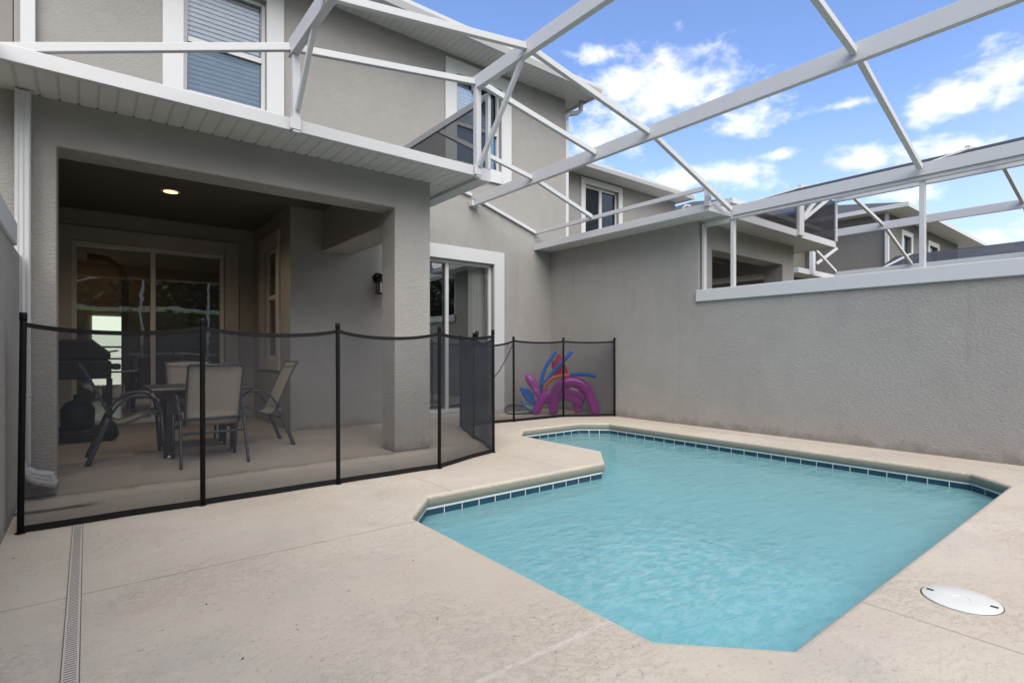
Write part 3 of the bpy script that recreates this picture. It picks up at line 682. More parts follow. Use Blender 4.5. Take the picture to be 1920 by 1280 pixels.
# wall lantern and recessed lamp
ln = thing('wall_lantern', (3.17, 6.95, 1.95), 'black wall lantern with frosted panes on the wall behind the pillar', 'lamp')
b = MB(); b.tube([(3.165, 6.998, 2.02), (3.165, 6.975, 2.02)], .072, 24); b.tube([(3.165, 6.975, 2.02), (3.165, 6.965, 2.02)], [.060, .045], 24); b.build('backplate', M['black'], ln)
b = MB(); b.tube([(3.165, 6.97, 2.03), (3.17, 6.93, 2.055), (3.18, 6.87, 2.05), (3.18, 6.85, 2.02)], .014, 10); b.ell((3.18, 6.85, 2.045), (.022, .022, .022)); b.build('arm', M['black'], ln)
lx, ly = 3.172, 6.86
b = MB(); q_ = lambda h, z: [(lx - h, ly - h, z), (lx + h, ly - h, z), (lx + h, ly + h, z), (lx - h, ly + h, z)]
b.add(q_(.078, 1.945) + q_(.078, 1.958) + q_(.026, 2.012) + q_(.020, 2.03), [(3, 2, 1, 0)] + [(r * 4 + k, r * 4 + (k + 1) % 4, r * 4 + 4 + (k + 1) % 4, r * 4 + 4 + k) for r in range(3) for k in range(4)] + [(12, 13, 14, 15)]); b.build('cap', M['black'], ln)
b = MB()
for dx_, dy_ in ((-.062, -.062), (.062, -.062), (.062, .062), (-.062, .062), (-.022, -.062), (.022, -.062), (-.062, 0), (.062, 0)): b.box(lx + dx_ - .005, lx + dx_ + .005, ly + dy_ - .005, ly + dy_ + .005, 1.80, 1.947)
b.box(lx - .074, lx + .074, ly - .074, ly + .074, 1.788, 1.801); b.build('cage', M['black'], ln)
b = MB(); b.box(lx - .054, lx + .054, ly - .054, ly + .054, 1.802, 1.944); b.build('glass_shade', M['frost'], ln)
rl = thing('recessed_light', (.748, 7.207, 2.83), 'lit round recessed lamp in the porch ceiling', 'lamp')
b = MB(); b.lathe((.748, 7.207, 2.818), [(.085, .0), (.098, .002), (.10, .0115)], 32); b.build('trim_ring', M['white'], rl)
b = MB(); b.lathe((.748, 7.207, 2.814), [(.0, .0), (.050, 0), (.070, .0035)], 32); b.build('lens', M['bulb'], rl)
ld = bpy.data.lights.new('lamp_light', 'SPOT'); lo_ = bpy.data.objects.new('lamp_light', ld); COL.objects.link(lo_); lo_.parent = rl; lo_.location = (0, 0, -.03)
ld.energy = 34; ld.color = (1, .80, .58); ld.spot_size = R(150); ld.spot_blend = .9; ld.shadow_soft_size = .06

# ------------------------------------------------------------------ neighbouring townhouses
def slab_porch(parent, x_gut, x_wall, xop0, xop1, x_end, x_fend, y_front, y_f, y_back, z=0):
    b = MB(); b.wall('y', y_front, .3, x_wall, x_end, 0, 2.84, [(xop0, xop1, 0, 2.41)]); b.wall('x', x_end - .4, .4, y_front + .3, y_back, 2.3, 2.84)
    b.build('porch_front', M['stucco_rough'], parent)
    b = MB(); b.wall('y', y_back, .2, x_wall + .2, x_end + .8, 0, 2.84); b.build('porch_recess', plain('pale_porch_wall', (.36, .36, .34), .9), parent)
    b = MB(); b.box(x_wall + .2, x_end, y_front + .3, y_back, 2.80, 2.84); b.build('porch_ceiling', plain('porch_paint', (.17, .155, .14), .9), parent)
    s = MB(); s.box(x_gut + .05, x_fend - .05, y_f + .05, y_front, 2.752, 2.775); s.build('soffit', M['soffit_x'], parent)
    s = MB(); s.box(x_gut + .05, x_wall, y_front + .003, y_back - .01, 2.752, 2.775); s.build('soffit', M['soffit_y'], parent)
    s = MB(); s.box(x_end, x_fend - .05, y_front + .003, y_back - .01, 2.752, 2.775); s.build('soffit', M['soffit_y'], parent)
    g = MB(); g.box(x_gut, x_fend, y_f, y_f + .05, 2.742, 2.845); g.box(x_gut, x_gut + .05, y_f + .052, y_back - .01, 2.742, 2.845); g.box(x_fend - .05, x_fend, y_f + .052, y_back - .01, 2.742, 2.845); g.build('gutter', M['alum'], parent, bevel=.004)
    rf = MB(); rf.add([(x_gut + .05, y_f + .05, 2.815), (x_fend - .05, y_f + .05, 2.815), (x_fend - .05, y_back, 2.87), (x_gut + .05, y_back, 2.87), (x_gut + .05, y_f + .05, 2.78), (x_fend - .05, y_f + .05, 2.78), (x_fend - .05, y_back, 2.845), (x_gut + .05, y_back, 2.845)],
                      [(0, 1, 2, 3), (4, 5, 6, 7), (0, 1, 5, 4), (1, 2, 6, 5), (2, 3, 7, 6), (3, 0, 4, 7)]); rf.build('porch_roof', M['shingle'], parent)
H2 = thing('townhouse', (10, 9.3, 0), 'grey stucco house to the right of the pool with a sliding upstairs window', 'house', G_H)
b = MB(); b.wall('y', 9.3, .2, 6.80, 13.45, 0, 5.42, [(9.68, 10.93, 3.9, 5.16)]); b.wall('x', 13.25, .2, 9.5, 16, 0, 5.42); b.build('wall', M['stucco_far'], H2)
b = MB(); b.wall('x', 6.42, .2, 4.383, 9.3, 0, 2.84); b.build('party_wall', M['stucco_rough'], H2)
slab_porch(H2, 6.03, 6.42, 6.755, 8.82, 9.22, 9.87, 4.08, 3.68, 7.6)
main_roof(H2, 7.25, 13.55, 8.75, 16.6, 5.36)
t = MB(); trim_y(t, 9.3, 9.68, 10.93, 3.9, 5.16, .15); tr = t.build('window', M['white'], H2, bevel=.004)
f = MB(); f.box(9.68, 9.73, 9.36, 9.44, 3.9, 5.16); f.box(10.88, 10.93, 9.36, 9.44, 3.9, 5.16); f.box(9.73, 10.88, 9.36, 9.44, 5.1, 5.16); f.box(9.73, 10.88, 9.36, 9.44, 3.9, 3.96); f.box(10.26, 10.35, 9.35, 9.43, 3.96, 5.1); f.build('frame', M['white'], tr)
g = MB(); g.box(9.73, 10.26, 9.40, 9.406, 3.96, 5.1); g.build('pane', M['win_glass'], tr)
g = MB(); g.box(9.73, 10.26, 9.385, 9.387, 3.96, 5.1); g.build('insect_screen', M['win_screen'], tr)
g = MB(); g.box(10.35, 10.88, 9.38, 9.386, 3.96, 5.1); g.build('pane', M['win_glass'], tr)
bl = MB(); blinds(bl, 9.735, 10.875, 3.965, 5.09, 9.425, .06); bl.build('blind', M['blind'], tr)
b = MB(); b.box(9.4, 11.2, 9.7, 9.72, 3.7, 5.3); b.build('room_back', M['room'], tr)
b = MB(); b.tube([(6.18, 4.15, 2.80), (6.18, 4.15, 2.90), (6.20, 4.13, 2.925), (6.25, 4.1, 2.925), (6.26, 4.1, 2.88)], .018, 10); b.build('vent_pipe', M['alum'], H2)

H3 = thing('townhouse', (18, 9.2, 0), 'grey house mostly hidden, its pale eave corner peeking over the neighbouring porch roof', 'house', G_H)
b = MB(); b.wall('y', 9.1, .2, 15.6, 21.5, 0, 5.45); b.wall('x', 15.6, .2, 9.3, 15, 0, 5.45); b.build('wall', M['stucco_distant'], H3)
def far_roof(parent, x0, x1, y0, y1, z):
    g1 = MB(); g1.box(x0, x1, y0, y0 + .06, z, z + .15); g1.box(x0, x0 + .06, y0 + .062, y1, z, z + .15); g1.box(x1 - .06, x1, y0 + .062, y1, z, z + .15); g1.build('eave_gutter', M['alum'], parent)
    s1 = MB(); s1.box(x0 + .06, x1 - .06, y0 + .06, y1, z + .005, z + .03); s1.build('eave_soffit', M['soffit_x'], parent)
    rf = MB(); h = (y1 - y0) / 2 * .35; rr = min((y1 - y0) / 2, (x1 - x0) / 2 - .1); ym = (y0 + y1) / 2; za = z + .14
    rf.add([(x0 + .03, y0 + .03, za), (x1 - .03, y0 + .03, za), (x1 - .03, y1, za), (x0 + .03, y1, za), (x0 + rr, ym, za + h), (x1 - rr, ym, za + h)], [(0, 1, 5, 4), (1, 2, 5), (2, 3, 4, 5), (3, 0, 4), (0, 3, 2, 1)])
    rf.build('roof', M['shingle'], parent)
far_roof(H3, 15.1, 22, 8.45, 15.5, 5.45)
g = MB(); g.box(12.2, 16.66, 5.30, 5.36, 2.735, 2.85); g.box(12.2, 12.26, 5.362, 9, 2.735, 2.85); g.build('porch_gutter', M['alum'], H3)
s = MB(); s.box(12.26, 16.66, 5.36, 9.0, 2.75, 2.80); s.build('porch_soffit', M['soffit_x'], H3)
b = MB(); b.wall('y', 5.75, .3, 12.9, 15.7, 0, 2.74, [(13.3, 15.3, 0, 2.4)]); b.wall('x', 12.9, .2, 6.05, 9.1, 0, 2.74); b.build('porch_front', M['stucco_distant'], H3)

H4 = thing('townhouse', (26, 6.5, 0), 'farthest grey house with two upstairs windows seen past the right posts', 'house', G_H)
b = MB(); b.wall('y', 6.5, .2, 21.85, 31.0, 0, 5.85, [(23.45, 24.35, 3.6, 5.28), (26.65, 27.8, 4.3, 5.3)]); b.wall('x', 21.85, .2, 6.7, 14, 0, 5.85); b.build('wall', M['stucco_distant'], H4)
far_roof(H4, 21.3, 32.4, 5.75, 14.6, 5.82)
for x0, x1, z0, z1 in ((23.45, 24.35, 3.6, 5.28), (26.65, 27.8, 4.3, 5.3)):
    t = MB(); trim_y(t, 6.5, x0, x1, z0, z1, .18); tr = t.build('window', M['white'], H4)
    g = MB(); g.box(x0 + .04, x1 - .04, 6.58, 6.59, z0 + .04, z1 - .04); g.build('pane', M['win_glass'], tr)
    bl = MB(); blinds(bl, x0, x1, z0, z1, 6.66, .08); bl.build('blind', M['blind'], tr)
b = MB(); b.box(21.72, 21.84, 6.45, 6.55, 0, 5.8); b.build('downspout', M['alum'], H4)
H0 = thing('townhouse', (-4, 7.05, 0), 'grey house wall at the far left beyond the left downspout', 'house', G_H)
b = MB(); b.wall('y', 7.03, .2, -7, -.56, 0, 5.54); b.wall('y', 5.0, .25, -3.6, -.56, 0, 2.7, [(-3.2, -.62, 0, 2.4)]); b.build('wall', plain('taupe_stucco', (.27, .245, .235), .9, bs=.4, bscale=60), H0)
b = MB(); b.box(-3.7, -.78, 4.5, 7.02, 2.74, 2.84); b.build('porch_roof', M['alum'], H0)

# ceiling fan under the neighbour's porch
fn = thing('ceiling_fan', (7.95, 4.95, 2.8), 'ceiling fan with pale blades under the next porch', 'fan')
b = MB(); b.lathe((7.95, 4.95, 2.45), [(.04, 0), (.10, .02), (.11, .09), (.05, .13), (.015, .14), (.015, .35)], 20); b.build('motor', M['fan_dark'], fn)
for k in range(5):
    a = R(72 * k + 2); u = Vector((math.cos(a), math.sin(a), 0)); v = Vector((-math.sin(a), math.cos(a), .34)).normalized()
    c0 = Vector((7.95, 4.95, 2.52)); P_ = [c0 + u * r + v * w for r, w in ((.12, -.03), (.3, -.06), (.62, -.07), (.70, -.04), (.70, .04), (.62, .07), (.3, .06), (.12, .03))]
    b = MB(); b.prism(P_, v.cross(u) * .008); b.build('blade', M['fan'], fn)

# ------------------------------------------------------------------ privacy walls
pw = thing('privacy_wall', (6.52, 1, 0), 'right hand grey stucco garden wall with a white cap beside the pool', 'wall', 'garden walls')
b = MB(); b.wall('x', 6.42, .2, -2.2, 4.079, 0, 1.665); b.build('body', M['stucco_rough'], pw)
b = MB(); b.box(6.385, 6.655, -2.2, 4.10, 1.667, 1.822); b.build('cap', M['white'], pw, bevel=.008)
pw = thing('privacy_wall', (-.45, 1, 0), 'left hand grey stucco garden wall with a white cap beside the downspout', 'wall', 'garden walls')
b = MB(); b.wall('x', -.55, .2, -2.2, 4.898, 0, 1.64); b.build('body', M['stucco_rough'], pw)
b = MB(); b.box(-.575, -.332, -2.2, 4.43, 1.642, 1.782); b.build('cap', M['white'], pw, bevel=.008)

# ------------------------------------------------------------------ screen cages
XB = [-.47, 1.28, 3.03, 4.75, 6.42]            # beams along the house-garden direction
ZB = [(2.72, 2.86), (3.345, 3.475), (3.605, 3.725), (3.285, 3.425), (2.695, 2.850)]
ZM = [2.80, 3.40, 3.665, 3.355, 2.80]
Y_REAR = -1.6
def purlin(parent, i, j, y, ox=0, w=.045, h=.055, dz=0):
    a = (XB[i] + ox + .03, y, ZM[i] + dz); c = (XB[j] + ox - .03, y, ZM[j] + dz)
    b = MB(); b.bar(a, c, w, h); b.build('purlin', M['alum'], parent, bevel=.003)
cage = thing('pool_cage', (3, 3, 0), 'white aluminium cage frame over our own pool, open to the sky', 'pool cage', 'screen cages over the patios')
def beam(parent, x, y0, y1, z0, z1, w=.05, name='beam'):
    b = MB(); b.box(x - w / 2, x + w / 2, y0, y1, z0, z1); b.box(x - w / 2 - .004, x + w / 2 + .004, y0, y1, z0 - .012, z0 - .001); return b.build(name, M['alum'], parent, bevel=.003)
beam(cage, XB[0], Y_REAR, 4.36, 2.72, 2.86)
beam(cage, XB[1], Y_REAR, 4.44, *ZB[1])
beam(cage, XB[2], Y_REAR, 4.44, *ZB[2])
beam(cage, XB[3], Y_REAR, 6.90, *ZB[3])
beam(cage, 6.445, Y_REAR, 3.62, *ZB[4])
for y in (3.6, 1.63, -.4):
    for i in range(4): purlin(cage, i, i + 1, y)
b = MB(); b.bar((-.80, 4.40, 2.665), (1.25, 4.40, 3.395), .045, .055); b.build('purlin', M['alum'], cage, bevel=.003); purlin(cage, 1, 2, 4.39); purlin(cage, 2, 3, 4.37)
b = MB(); b.bar((3.22, 5.53, 3.63), (4.72, 5.53, 3.355), .045, .055); b.build('purlin', M['alum'], cage, bevel=.003)
b = MB(); b.bar((4.78, 5.53, 3.345), (6.03, 5.66, 3.06), .045, .055); b.build('purlin', M['alum'], cage, bevel=.003)
b = MB(); b.bar((4.1, 6.975, 3.555), (4.72, 6.975, 3.452), .04, .05); b.build('wall_channel', M['alum'], cage, bevel=.003)
b = MB(); b.bar((4.78, 6.975, 3.425), (6.05, 6.975, 3.04), .04, .05); b.build('wall_channel', M['alum'], cage, bevel=.003)
b = MB(); b.box(4.68, 4.72, 6.90, 6.985, 3.27, 3.35); b.box(4.79, 4.84, 6.90, 6.985, 3.27, 3.29); b.box(4.72, 4.79, 6.9, 6.985, 3.262, 3.283); b.build('bracket', M['alum'], cage)
for x, zt, name in ((1.29, 3.34, 'riser'), (3.03, 3.60, 'riser')):
    b = MB(); b.box(x - .028, x + .028, 4.345, 4.405, 2.72, zt); b.box(x - .05, x + .032, 4.338, 4.358, 2.74, 2.83); b.build(name, M['alum'], cage, bevel=.003)
b = MB(); b.bar((1.285, 3.90, 3.36), (1.295, 4.335, 2.90), .035, .045); b.build('brace', M['alum'], cage, bevel=.003)
b = MB(); b.bar((3.03, 3.66, 3.61), (3.03, 4.335, 2.83), .035, .045); b.build('brace', M['alum'], cage, bevel=.003)
# screened return wall above the porch gutter
b = MB(); b.box(3.18, 3.215, 4.40, 4.45, 2.845, 3.62); b.build('screen_post', M['alum'], cage, bevel=.003)
b = MB(); b.box(3.185, 3.215, 4.45, 6.97, 3.56, 3.63); b.build('screen_rail', M['alum_grey'], cage)
b = MB(); b.box(3.199, 3.201, 4.45, 6.97, 2.845, 3.56); b.build('screen_panel', M['screen'], cage)
# rail over the next porch's gutter, with its corner riser
b = MB(); b.box(6.03, 6.07, 3.73, 6.97, 3.01, 3.065); b.build('eave_rail', M['alum'], cage, bevel=.003)
b = MB(); b.box(6.0, 6.05, 3.66, 3.73, 2.80, 3.065); b.build('corner_riser', M['alum'], cage, bevel=.003)
# posts standing on the right hand wall
for y, w in ((4.02, .035), (3.61, .045), (1.63, .045), (-.4, .045)):
    b = MB(); b.box(6.44, 6.50, y - w / 2, y + w / 2, 1.823, 2.72 if y < 3.9 else 2.70); b.build('post', M['alum'], cage, bevel=.003)
b = MB(); b.box(6.45, 6.49, 3.64, 4.0, 2.655, 2.71); b.build('header', M['alum'], cage, bevel=.003)
b = MB(); b.box(6.405, 6.44, -2, 3.58, 2.722, 2.728); b.build('beam_lip', M['alum_grey'], cage)
for y in (3.6, 1.63, -.4):
    b = MB(); b.box(-.50, -.44, y - .022, y + .022, 1.783, 2.72); b.build('post', M['alum'], cage, bevel=.003)
b = MB(); b.box(-.471, -.469, -2.0, 4.36, 1.80, 2.72); b.build('screen_panel', M['screen'], cage)
# rear wall of the cage, behind the camera (seen only in the door glass)
for i, x in enumerate(XB):
    b = MB(); b.box(x - .03, x + .03, Y_REAR - .06, Y_REAR, 0, ZB[i][0] + .06); b.build('rear_post', M['alum'], cage)
for z in (.06, .92, 2.3):
    b = MB(); b.box(-.32, 6.39, Y_REAR - .05, Y_REAR - .005, z - .03, z + .03); b.build('rear_rail', M['alum'], cage)

cage2 = thing('pool_cage', (10, 2, 0), 'white cage frame of the next patio, dark mesh on its nearest slope', 'pool cage', 'screen cages over the patios')
O = 6.82
beam(cage2, 9.86, -2, 3.70, 3.515, 3.635); beam(cage2, 11.56, -2, 5.0, 3.27, 3.40)
for y in (4.93, 3.52, 1.62):
    for i in (1, 2, 3):
        if y > 4 and i < 3: continue
        purlin(cage2, i, i + 1, y, O)
for y in (3.52, 1.62):
    b = MB(); b.bar((6.56, y, 2.87), (8.2, y, 3.415), .03, .02); b.build('purlin', M['alum'], cage2)
b = MB(); b.add([(6.52, 3.60, 2.865), (8.27, 3.68, 3.42), (8.27, -2, 3.42), (6.52, -2, 2.865)], [(0, 1, 2, 3)]); b.build('screen_panel', M['screen'], cage2)
b = MB(); b.box(8.42, 8.58, 3.64, 3.70, 2.76, 3.36); b.build('riser', M['alum'], cage2, bevel=.003)
b = MB(); b.bar((8.6, 3.66, 3.02), (8.9, 3.3, 3.42), .04, .05); b.build('brace', M['alum'], cage2)
b = MB(); b.bar((8.58, 3.66, 3.05), (8.95, 3.60, 3.40), .04, .05); b.build('brace', M['alum'], cage2)
b = MB(); b.box(9.83, 9.88, 3.66, 3.71, 2.846, 3.515); b.build('screen_post', M['alum'], cage2)
b = MB(); b.box(8.58, 9.83, 3.684, 3.686, 2.846, 3.52); b.build('screen_panel', M['screen'], cage2)
b = MB(); b.prism([(6.60, 3.684, 2.87), (8.42, 3.684, 2.846), (8.42, 3.684, 3.40), (8.2, 3.684, 3.38)], (0, .002, 0)); b.build('screen_panel', M['screen'], cage2)
b = MB(); b.box(9.862, 9.864, 3.71, 7.4, 2.846, 3.50); b.build('screen_panel', M['screen'], cage2)
cage3 = thing('pool_cage', (15, 2, 0), 'far cage with a dark mesh slope low above the right wall cap', 'pool cage', 'screen cages over the patios')
beam(cage3, 13.22, -4, 4.95, 2.66, 2.79)
b = MB(); b.add([(13.26, 4.1, 2.785), (15.0, 4.3, 3.26), (15.0, -4, 3.26), (13.26, -4, 2.785)], [(0, 1, 2, 3)]); b.build('screen_panel', M['screen'], cage3)
for y in (4.0, 1.62):
    b = MB(); b.bar((13.26, y, 2.78), (14.95, y, 3.25), .045, .05); b.build('purlin', M['alum'], cage3)
b = MB(); b.box(12.75, 12.87, 5.22, 5.30, 2.74, 3.40); b.build('riser', M['alum'], cage3)
b = MB(); b.bar((12.88, 5.2, 2.98), (13.2, 4.9, 3.32), .05, .06); b.build('brace', M['alum'], cage3)

# ------------------------------------------------------------------ removable pool fence
FP = [(-.287, 3.99), (.591, 3.985), (1.488, 3.99), (2.365, 3.985), (3.159, 4.283), (3.497, 5.118), (3.896, 6.01), (4.774, 5.98), (5.722, 5.95), (6.405, 5.52)]
fence = thing('pool_fence', (3, 4.5, 0), 'black mesh safety fence on slim poles between porch and pool', 'fence')
for i, (x, y) in enumerate(FP):
    lean = (.012 if i == 0 else random.uniform(-.006, .006))
    b = MB(); r = .0155
    b.tube([(x, y, 0), (x + lean, y, 1.165), (x + lean, y, 1.17)], [r, r, r], 14); b.tube([(x + lean, y, 1.17), (x + lean, y, 1.213), (x + lean, y, 1.216)], [r + .002, r + .002, r], 14)
    b.build('post', M['black'], fence)
    b = MB(); b.lathe((x, y, 0), [(.024, 0), (.024, .006), (.017, .008)], 14); b.build('foot_collar', M['black'], fence)
SAG = [.045, .042, .05, .034, .07, .05, .075, .026, .018]
for i in range(len(FP) - 1):
    a, c = Vector(FP[i]), Vector(FP[i + 1]); d = (c - a); L = d.length; nrm = Vector((-d.y, d.x)) / L
    nu, nv = 22, 12
    def top(t): return 1.165 - SAG[i] * (4 * t * (1 - t)) ** .8
    ph = random.uniform(0, 6)
    def off(t, s): return .012 * math.sin(math.pi * t) * math.sin(2.2 * math.pi * s + ph) * (1 if i not in (3, 4) else 1.6) + .004 * math.sin(9 * t + 5 * s + ph)
    def pt(t, z):
        s = z / 1.17; p = a + d * t + nrm * off(t, s); return Vector((p.x, p.y, z))
    g = MB(); vs = [pt(k / nu, .03 + (top(k / nu) - .045) * j / nv) for j in range(nv + 1) for k in range(nu + 1)]
    g.add(vs, [(j * (nu + 1) + k, j * (nu + 1) + k + 1, (j + 1) * (nu + 1) + k + 1, (j + 1) * (nu + 1) + k) for j in range(nv) for k in range(nu)], True)
    g.build('mesh_panel', M['fence_mesh'], fence)
    for nm, lo, hi in (('top_band', lambda t: top(t) - .022, lambda t: top(t) + .004), ('bottom_band', lambda t: .004, lambda t: .040)):
        g = MB(); th = .004
        vs = []
        for k in range(nu + 1):
            t_ = k / nu; q = pt(t_, lo(t_)); h_ = pt(t_, hi(t_)); nn = Vector((nrm.x, nrm.y, 0)) * th
            vs += [q - nn, h_ - nn, h_ + nn, q + nn]
        fs = []
        for k in range(nu):
            for e in range(4): fs.append((k * 4 + e, k * 4 + (e + 1) % 4, (k + 1) * 4 + (e + 1) % 4, (k + 1) * 4 + e))
        fs += [(0, 1, 2, 3), (nu * 4 + 3, nu * 4 + 2, nu * 4 + 1, nu * 4)]
        g.add(vs, fs); g.build(nm, M['vinyl'], fence)
b = MB(); x, y = FP[7]
b.tube([(x - .01, y - .005, 1.12), (x - .10, y + .03, .92), (x - .22, y + .06, .72), (x - .36, y + .05, .60)], .006, 8); b.build('latch_cord', M['vinyl'], fence)
b = MB(); b.tube([(3.52, 5.10, 1.17), (3.53, 5.10, 1.235)], .022, 12); b.build('latch', M['black'], fence)

# ------------------------------------------------------------------ patio furniture
def smooth_path(pts, n=6):
    P = [Vector(p) for p in pts]; out = []
    for i in range(len(P) - 1):
        p0, p1, p2, p3 = P[max(i - 1, 0)], P[i], P[i + 1], P[min(i + 2, len(P) - 1)]
        for k in range(n):
            t = k / n; out.append(.5 * ((2 * p1) + (p2 - p0) * t + (2 * p0 - 5 * p1 + 4 * p2 - p3) * t * t + (3 * p1 - p0 - 3 * p2 + p3) * t ** 3))
    return out + [P[-1]]
G_C = 'patio chairs round the table'
def make_chair():
    c = thing('patio_chair', (0, 0, 0), 'x', 'chair', G_C)
    hw = .215
    side = [(-.055, .885), (-.035, .86), (.005, .78), (.085, .60), (.145, .455), (.180, .375), (.235, .345), (.32, .367), (.43, .412), (.52, .438), (.548, .425), (.553, .40)]
    for s in (-1, 1):
        b = MB(); b.tube(smooth_path([(s * hw, y, z) for y, z in side], 5), .0105, 10); b.build('sling_rail', M['slate'], c)
        arm = [(s * .262, .00, 0), (s * .258, .075, .20), (s * .252, .150, .41), (s * .257, .215, .515), (s * .260, .30, .585), (s * .260, .38, .600), (s * .260, .45, .585), (s * .260, .515, .53), (s * .258, .545, .43), (s * .26, .575, 0)]
        pth = smooth_path(arm[:3], 3) + smooth_path(arm[3:9], 5) + [Vector(arm[9])]
        i0 = min(range(len(pth)), key=lambda k: abs(pth[k].z - .40) + (9 if pth[k].y > .3 else 0)); i1 = len(pth) - 2
        b = MB(); b.tube(pth[:i0 + 1], .021, 12, flat=.6); b.build('leg', M['slate'], c)
        b = MB(); b.tube(pth[i0:i1 + 1], .0115, 10); b.build('armrest', M['slate'], c)
        b = MB(); b.tube(pth[i1:], .0135, 10); b.build('leg', M['slate'], c)
    b = MB()
    for y, z in ((.150, .405), (.50, .415)): b.tube([(-.25, y, z), (.25, y, z)], .011, 8)
    b.tube([(-.26, .105, .285), (.26, .105, .285)], .011, 8)
    b.tube([(-hw, -.055, .885), (hw, -.055, .885)], .011, 8); b.build('cross_bar', M['slate'], c)
    pr = smooth_path([(0, y, z) for y, z in side], 5); nx = 8
    b = MB(); vs = []
    for p in pr:
        for k in range(nx + 1):
            t = k / nx * 2 - 1; sag = (1 - t * t)
            vs.append((t * (hw - .004), p.y + .008 * sag * (1 if p.z > .45 else 0), p.z - .012 * sag * (1 if p.z < .46 else 0)))
    m = nx + 1
    fs = [(i * m + k, i * m + k + 1, (i + 1) * m + k + 1, (i + 1) * m + k) for i in range(len(pr) - 1) for k in range(nx)]
    b.add(vs, fs, True); o = b.build('sling', M['sling'], c)
    sd_ = o.modifiers.new('thick', 'SOLIDIFY'); sd_.thickness = .003
    b = MB(); b.tube(smooth_path([(-hw, -.020, .845), (-.1, -.012, .838), (.02, -.010, .832), (.12, -.012, .838), (hw, -.020, .845)], 5), .0035, 6); b.build('seam', M['slate'], c)
    return c
chair = make_chair()
spots = [(.888, 5.30, 0, 'patio chair seen from behind, nearest the fence, its tan back squarely facing the pool'),
         (1.745, 6.245, R(90), 'tan sling patio chair to the right of the table, in front of the stucco wall'),
         (0.0, 6.21, R(-90), 'tan sling patio chair to the left of the table, beside the grill'),
         (.90, 7.02, R(180), 'patio chair on the far side of the table, only its backrest top showing')]
for i, (x, y, a, lab) in enumerate(spots):
    o = chair if i == 0 else copy_tree(chair)
    o.location = (x, y, 0); o.rotation_euler = (0, 0, a); o['label'] = lab
tb = thing('patio_table', (.88, 6.25, 0), 'dark square patio table between the four tan chairs', 'table')
b = MB(); b.box(.45, 1.31, 5.82, 6.68, .625, .66); b.build('tabletop', M['wood_dark'], tb, bevel=.01)
b = MB()
for q in ((.56, 1.20, 5.90, 5.93), (.56, 1.20, 6.57, 6.60)): b.box(q[0], q[1], q[2], q[3], .555, .624)
for q in ((.54, .57, 5.93, 6.57), (1.19, 1.22, 5.93, 6.57)): b.box(q[0], q[1], q[2], q[3], .555, .624)
b.build('apron', M['wood_dark'], tb)
for sx_, sy_ in ((.61, 5.96), (1.15, 5.96), (.61, 6.55), (1.15, 6.55)):
    b = MB(); b.bar((sx_, sy_, .015), (sx_ + (.0), sy_, .56), .052, .052, (0, 1, 0)); lg = b.build('leg', M['wood_dark'], tb, bevel=.004)
    b = MB(); b.lathe((sx_ - .006, sy_ - .028, .0), [(.022, 0), (.022, .02), (.01, .032)], 12); b.lathe((sx_, sy_, 0), [(.03, 0), (.03, .015)], 12); b.build('foot', M['tip'] if sx_ else M['tip'], lg)
b = MB(); b.tube(smooth_path([(.61, 5.96, .25), (.88, 6.25, .33), (1.15, 6.55, .25)], 6), .014, 8); b.tube(smooth_path([(1.15, 5.96, .25), (.88, 6.25, .36), (.61, 6.55, .25)], 6), .014, 8); b.build('stretcher', M['wood_dark'], tb)

gl = thing('barbecue_grill', (-.03, 7.75, 0), 'black covered barbecue grill in the left porch corner', 'grill')
b = MB(); y0, y1 = 7.48, 8.02
b.prism([(-.32, y0, .90), (.20, y0, .90), (.215, y0, .985), (.085, y0, 1.10), (.05, y0, 1.135), (-.20, y0, 1.135), (-.245, y0, 1.11), (-.325, y0, 1.0)], (0, y1 - y0, 0)); b.build('hood', M['grill'], gl, bevel=.03)
b = MB(); b.box(-.325, .215, 7.46, 8.02, .70, .90); b.build('firebox', M['grill'], gl, bevel=.02)
b = MB(); b.box(.216, .30, 7.46, 7.95, .80, .86); b.tube([(.26, 7.455, .82), (.26, 7.43, .82)], .025, 12); b.build('side_shelf', M['grill'], gl, bevel=.008)
b = MB(); b.tube(smooth_path([(.21, 7.60, 1.0), (.27, 7.58, 1.01), (.27, 7.9, 1.01), (.21, 7.88, 1.0)], 4), .009, 8); b.build('handle', M['slate'], gl)
for q in ((-.31, 7.50), (.18, 7.50), (-.31, 7.94), (.18, 7.94)):
    b = MB(); b.box(q[0], q[0] + .045, q[1], q[1] + .045, .02, .70); b.build('leg', M['grill'], gl)
b = MB(); b.box(-.32, .235, 7.48, 8.0, .10, .14); b.build('lower_shelf', M['grill'], gl, bevel=.006)
b = MB(); b.lathe((-.08, 7.74, .14), [(.10, 0), (.15, .02), (.155, .22), (.11, .29), (.04, .32), (.04, .38)], 20); b.build('gas_bottle', M['grill'], gl)
for yy in (7.52, 7.95):
    b = MB(); b.tube([(.20, yy - .02, .085), (.20, yy + .02, .085)], .085, 20); b.build('wheel', M['black'], gl)

dc = thing('dining_chair', (.72, 9.75, 0), 'dark brown dining chair just inside the porch sliding door', 'chair')
b = MB(); b.box(.50, .93, 9.5, 9.95, .40, .50); b.build('seat', M['brown'], dc, bevel=.02)
b = MB(); b.prism([(.50, 9.5, .48), (.93, 9.5, .48), (.95, 9.44, 1.02), (.48, 9.44, 1.02)], (0, .06, 0)); b.build('backrest', M['brown'], dc, bevel=.015)
for q in ((.51, 9.51), (.88, 9.51), (.51, 9.9), (.88, 9.9)):
    b = MB(); b.box(q[0], q[0] + .04, q[1], q[1] + .04, .02, .40); b.build('leg', M['brown'], dc)

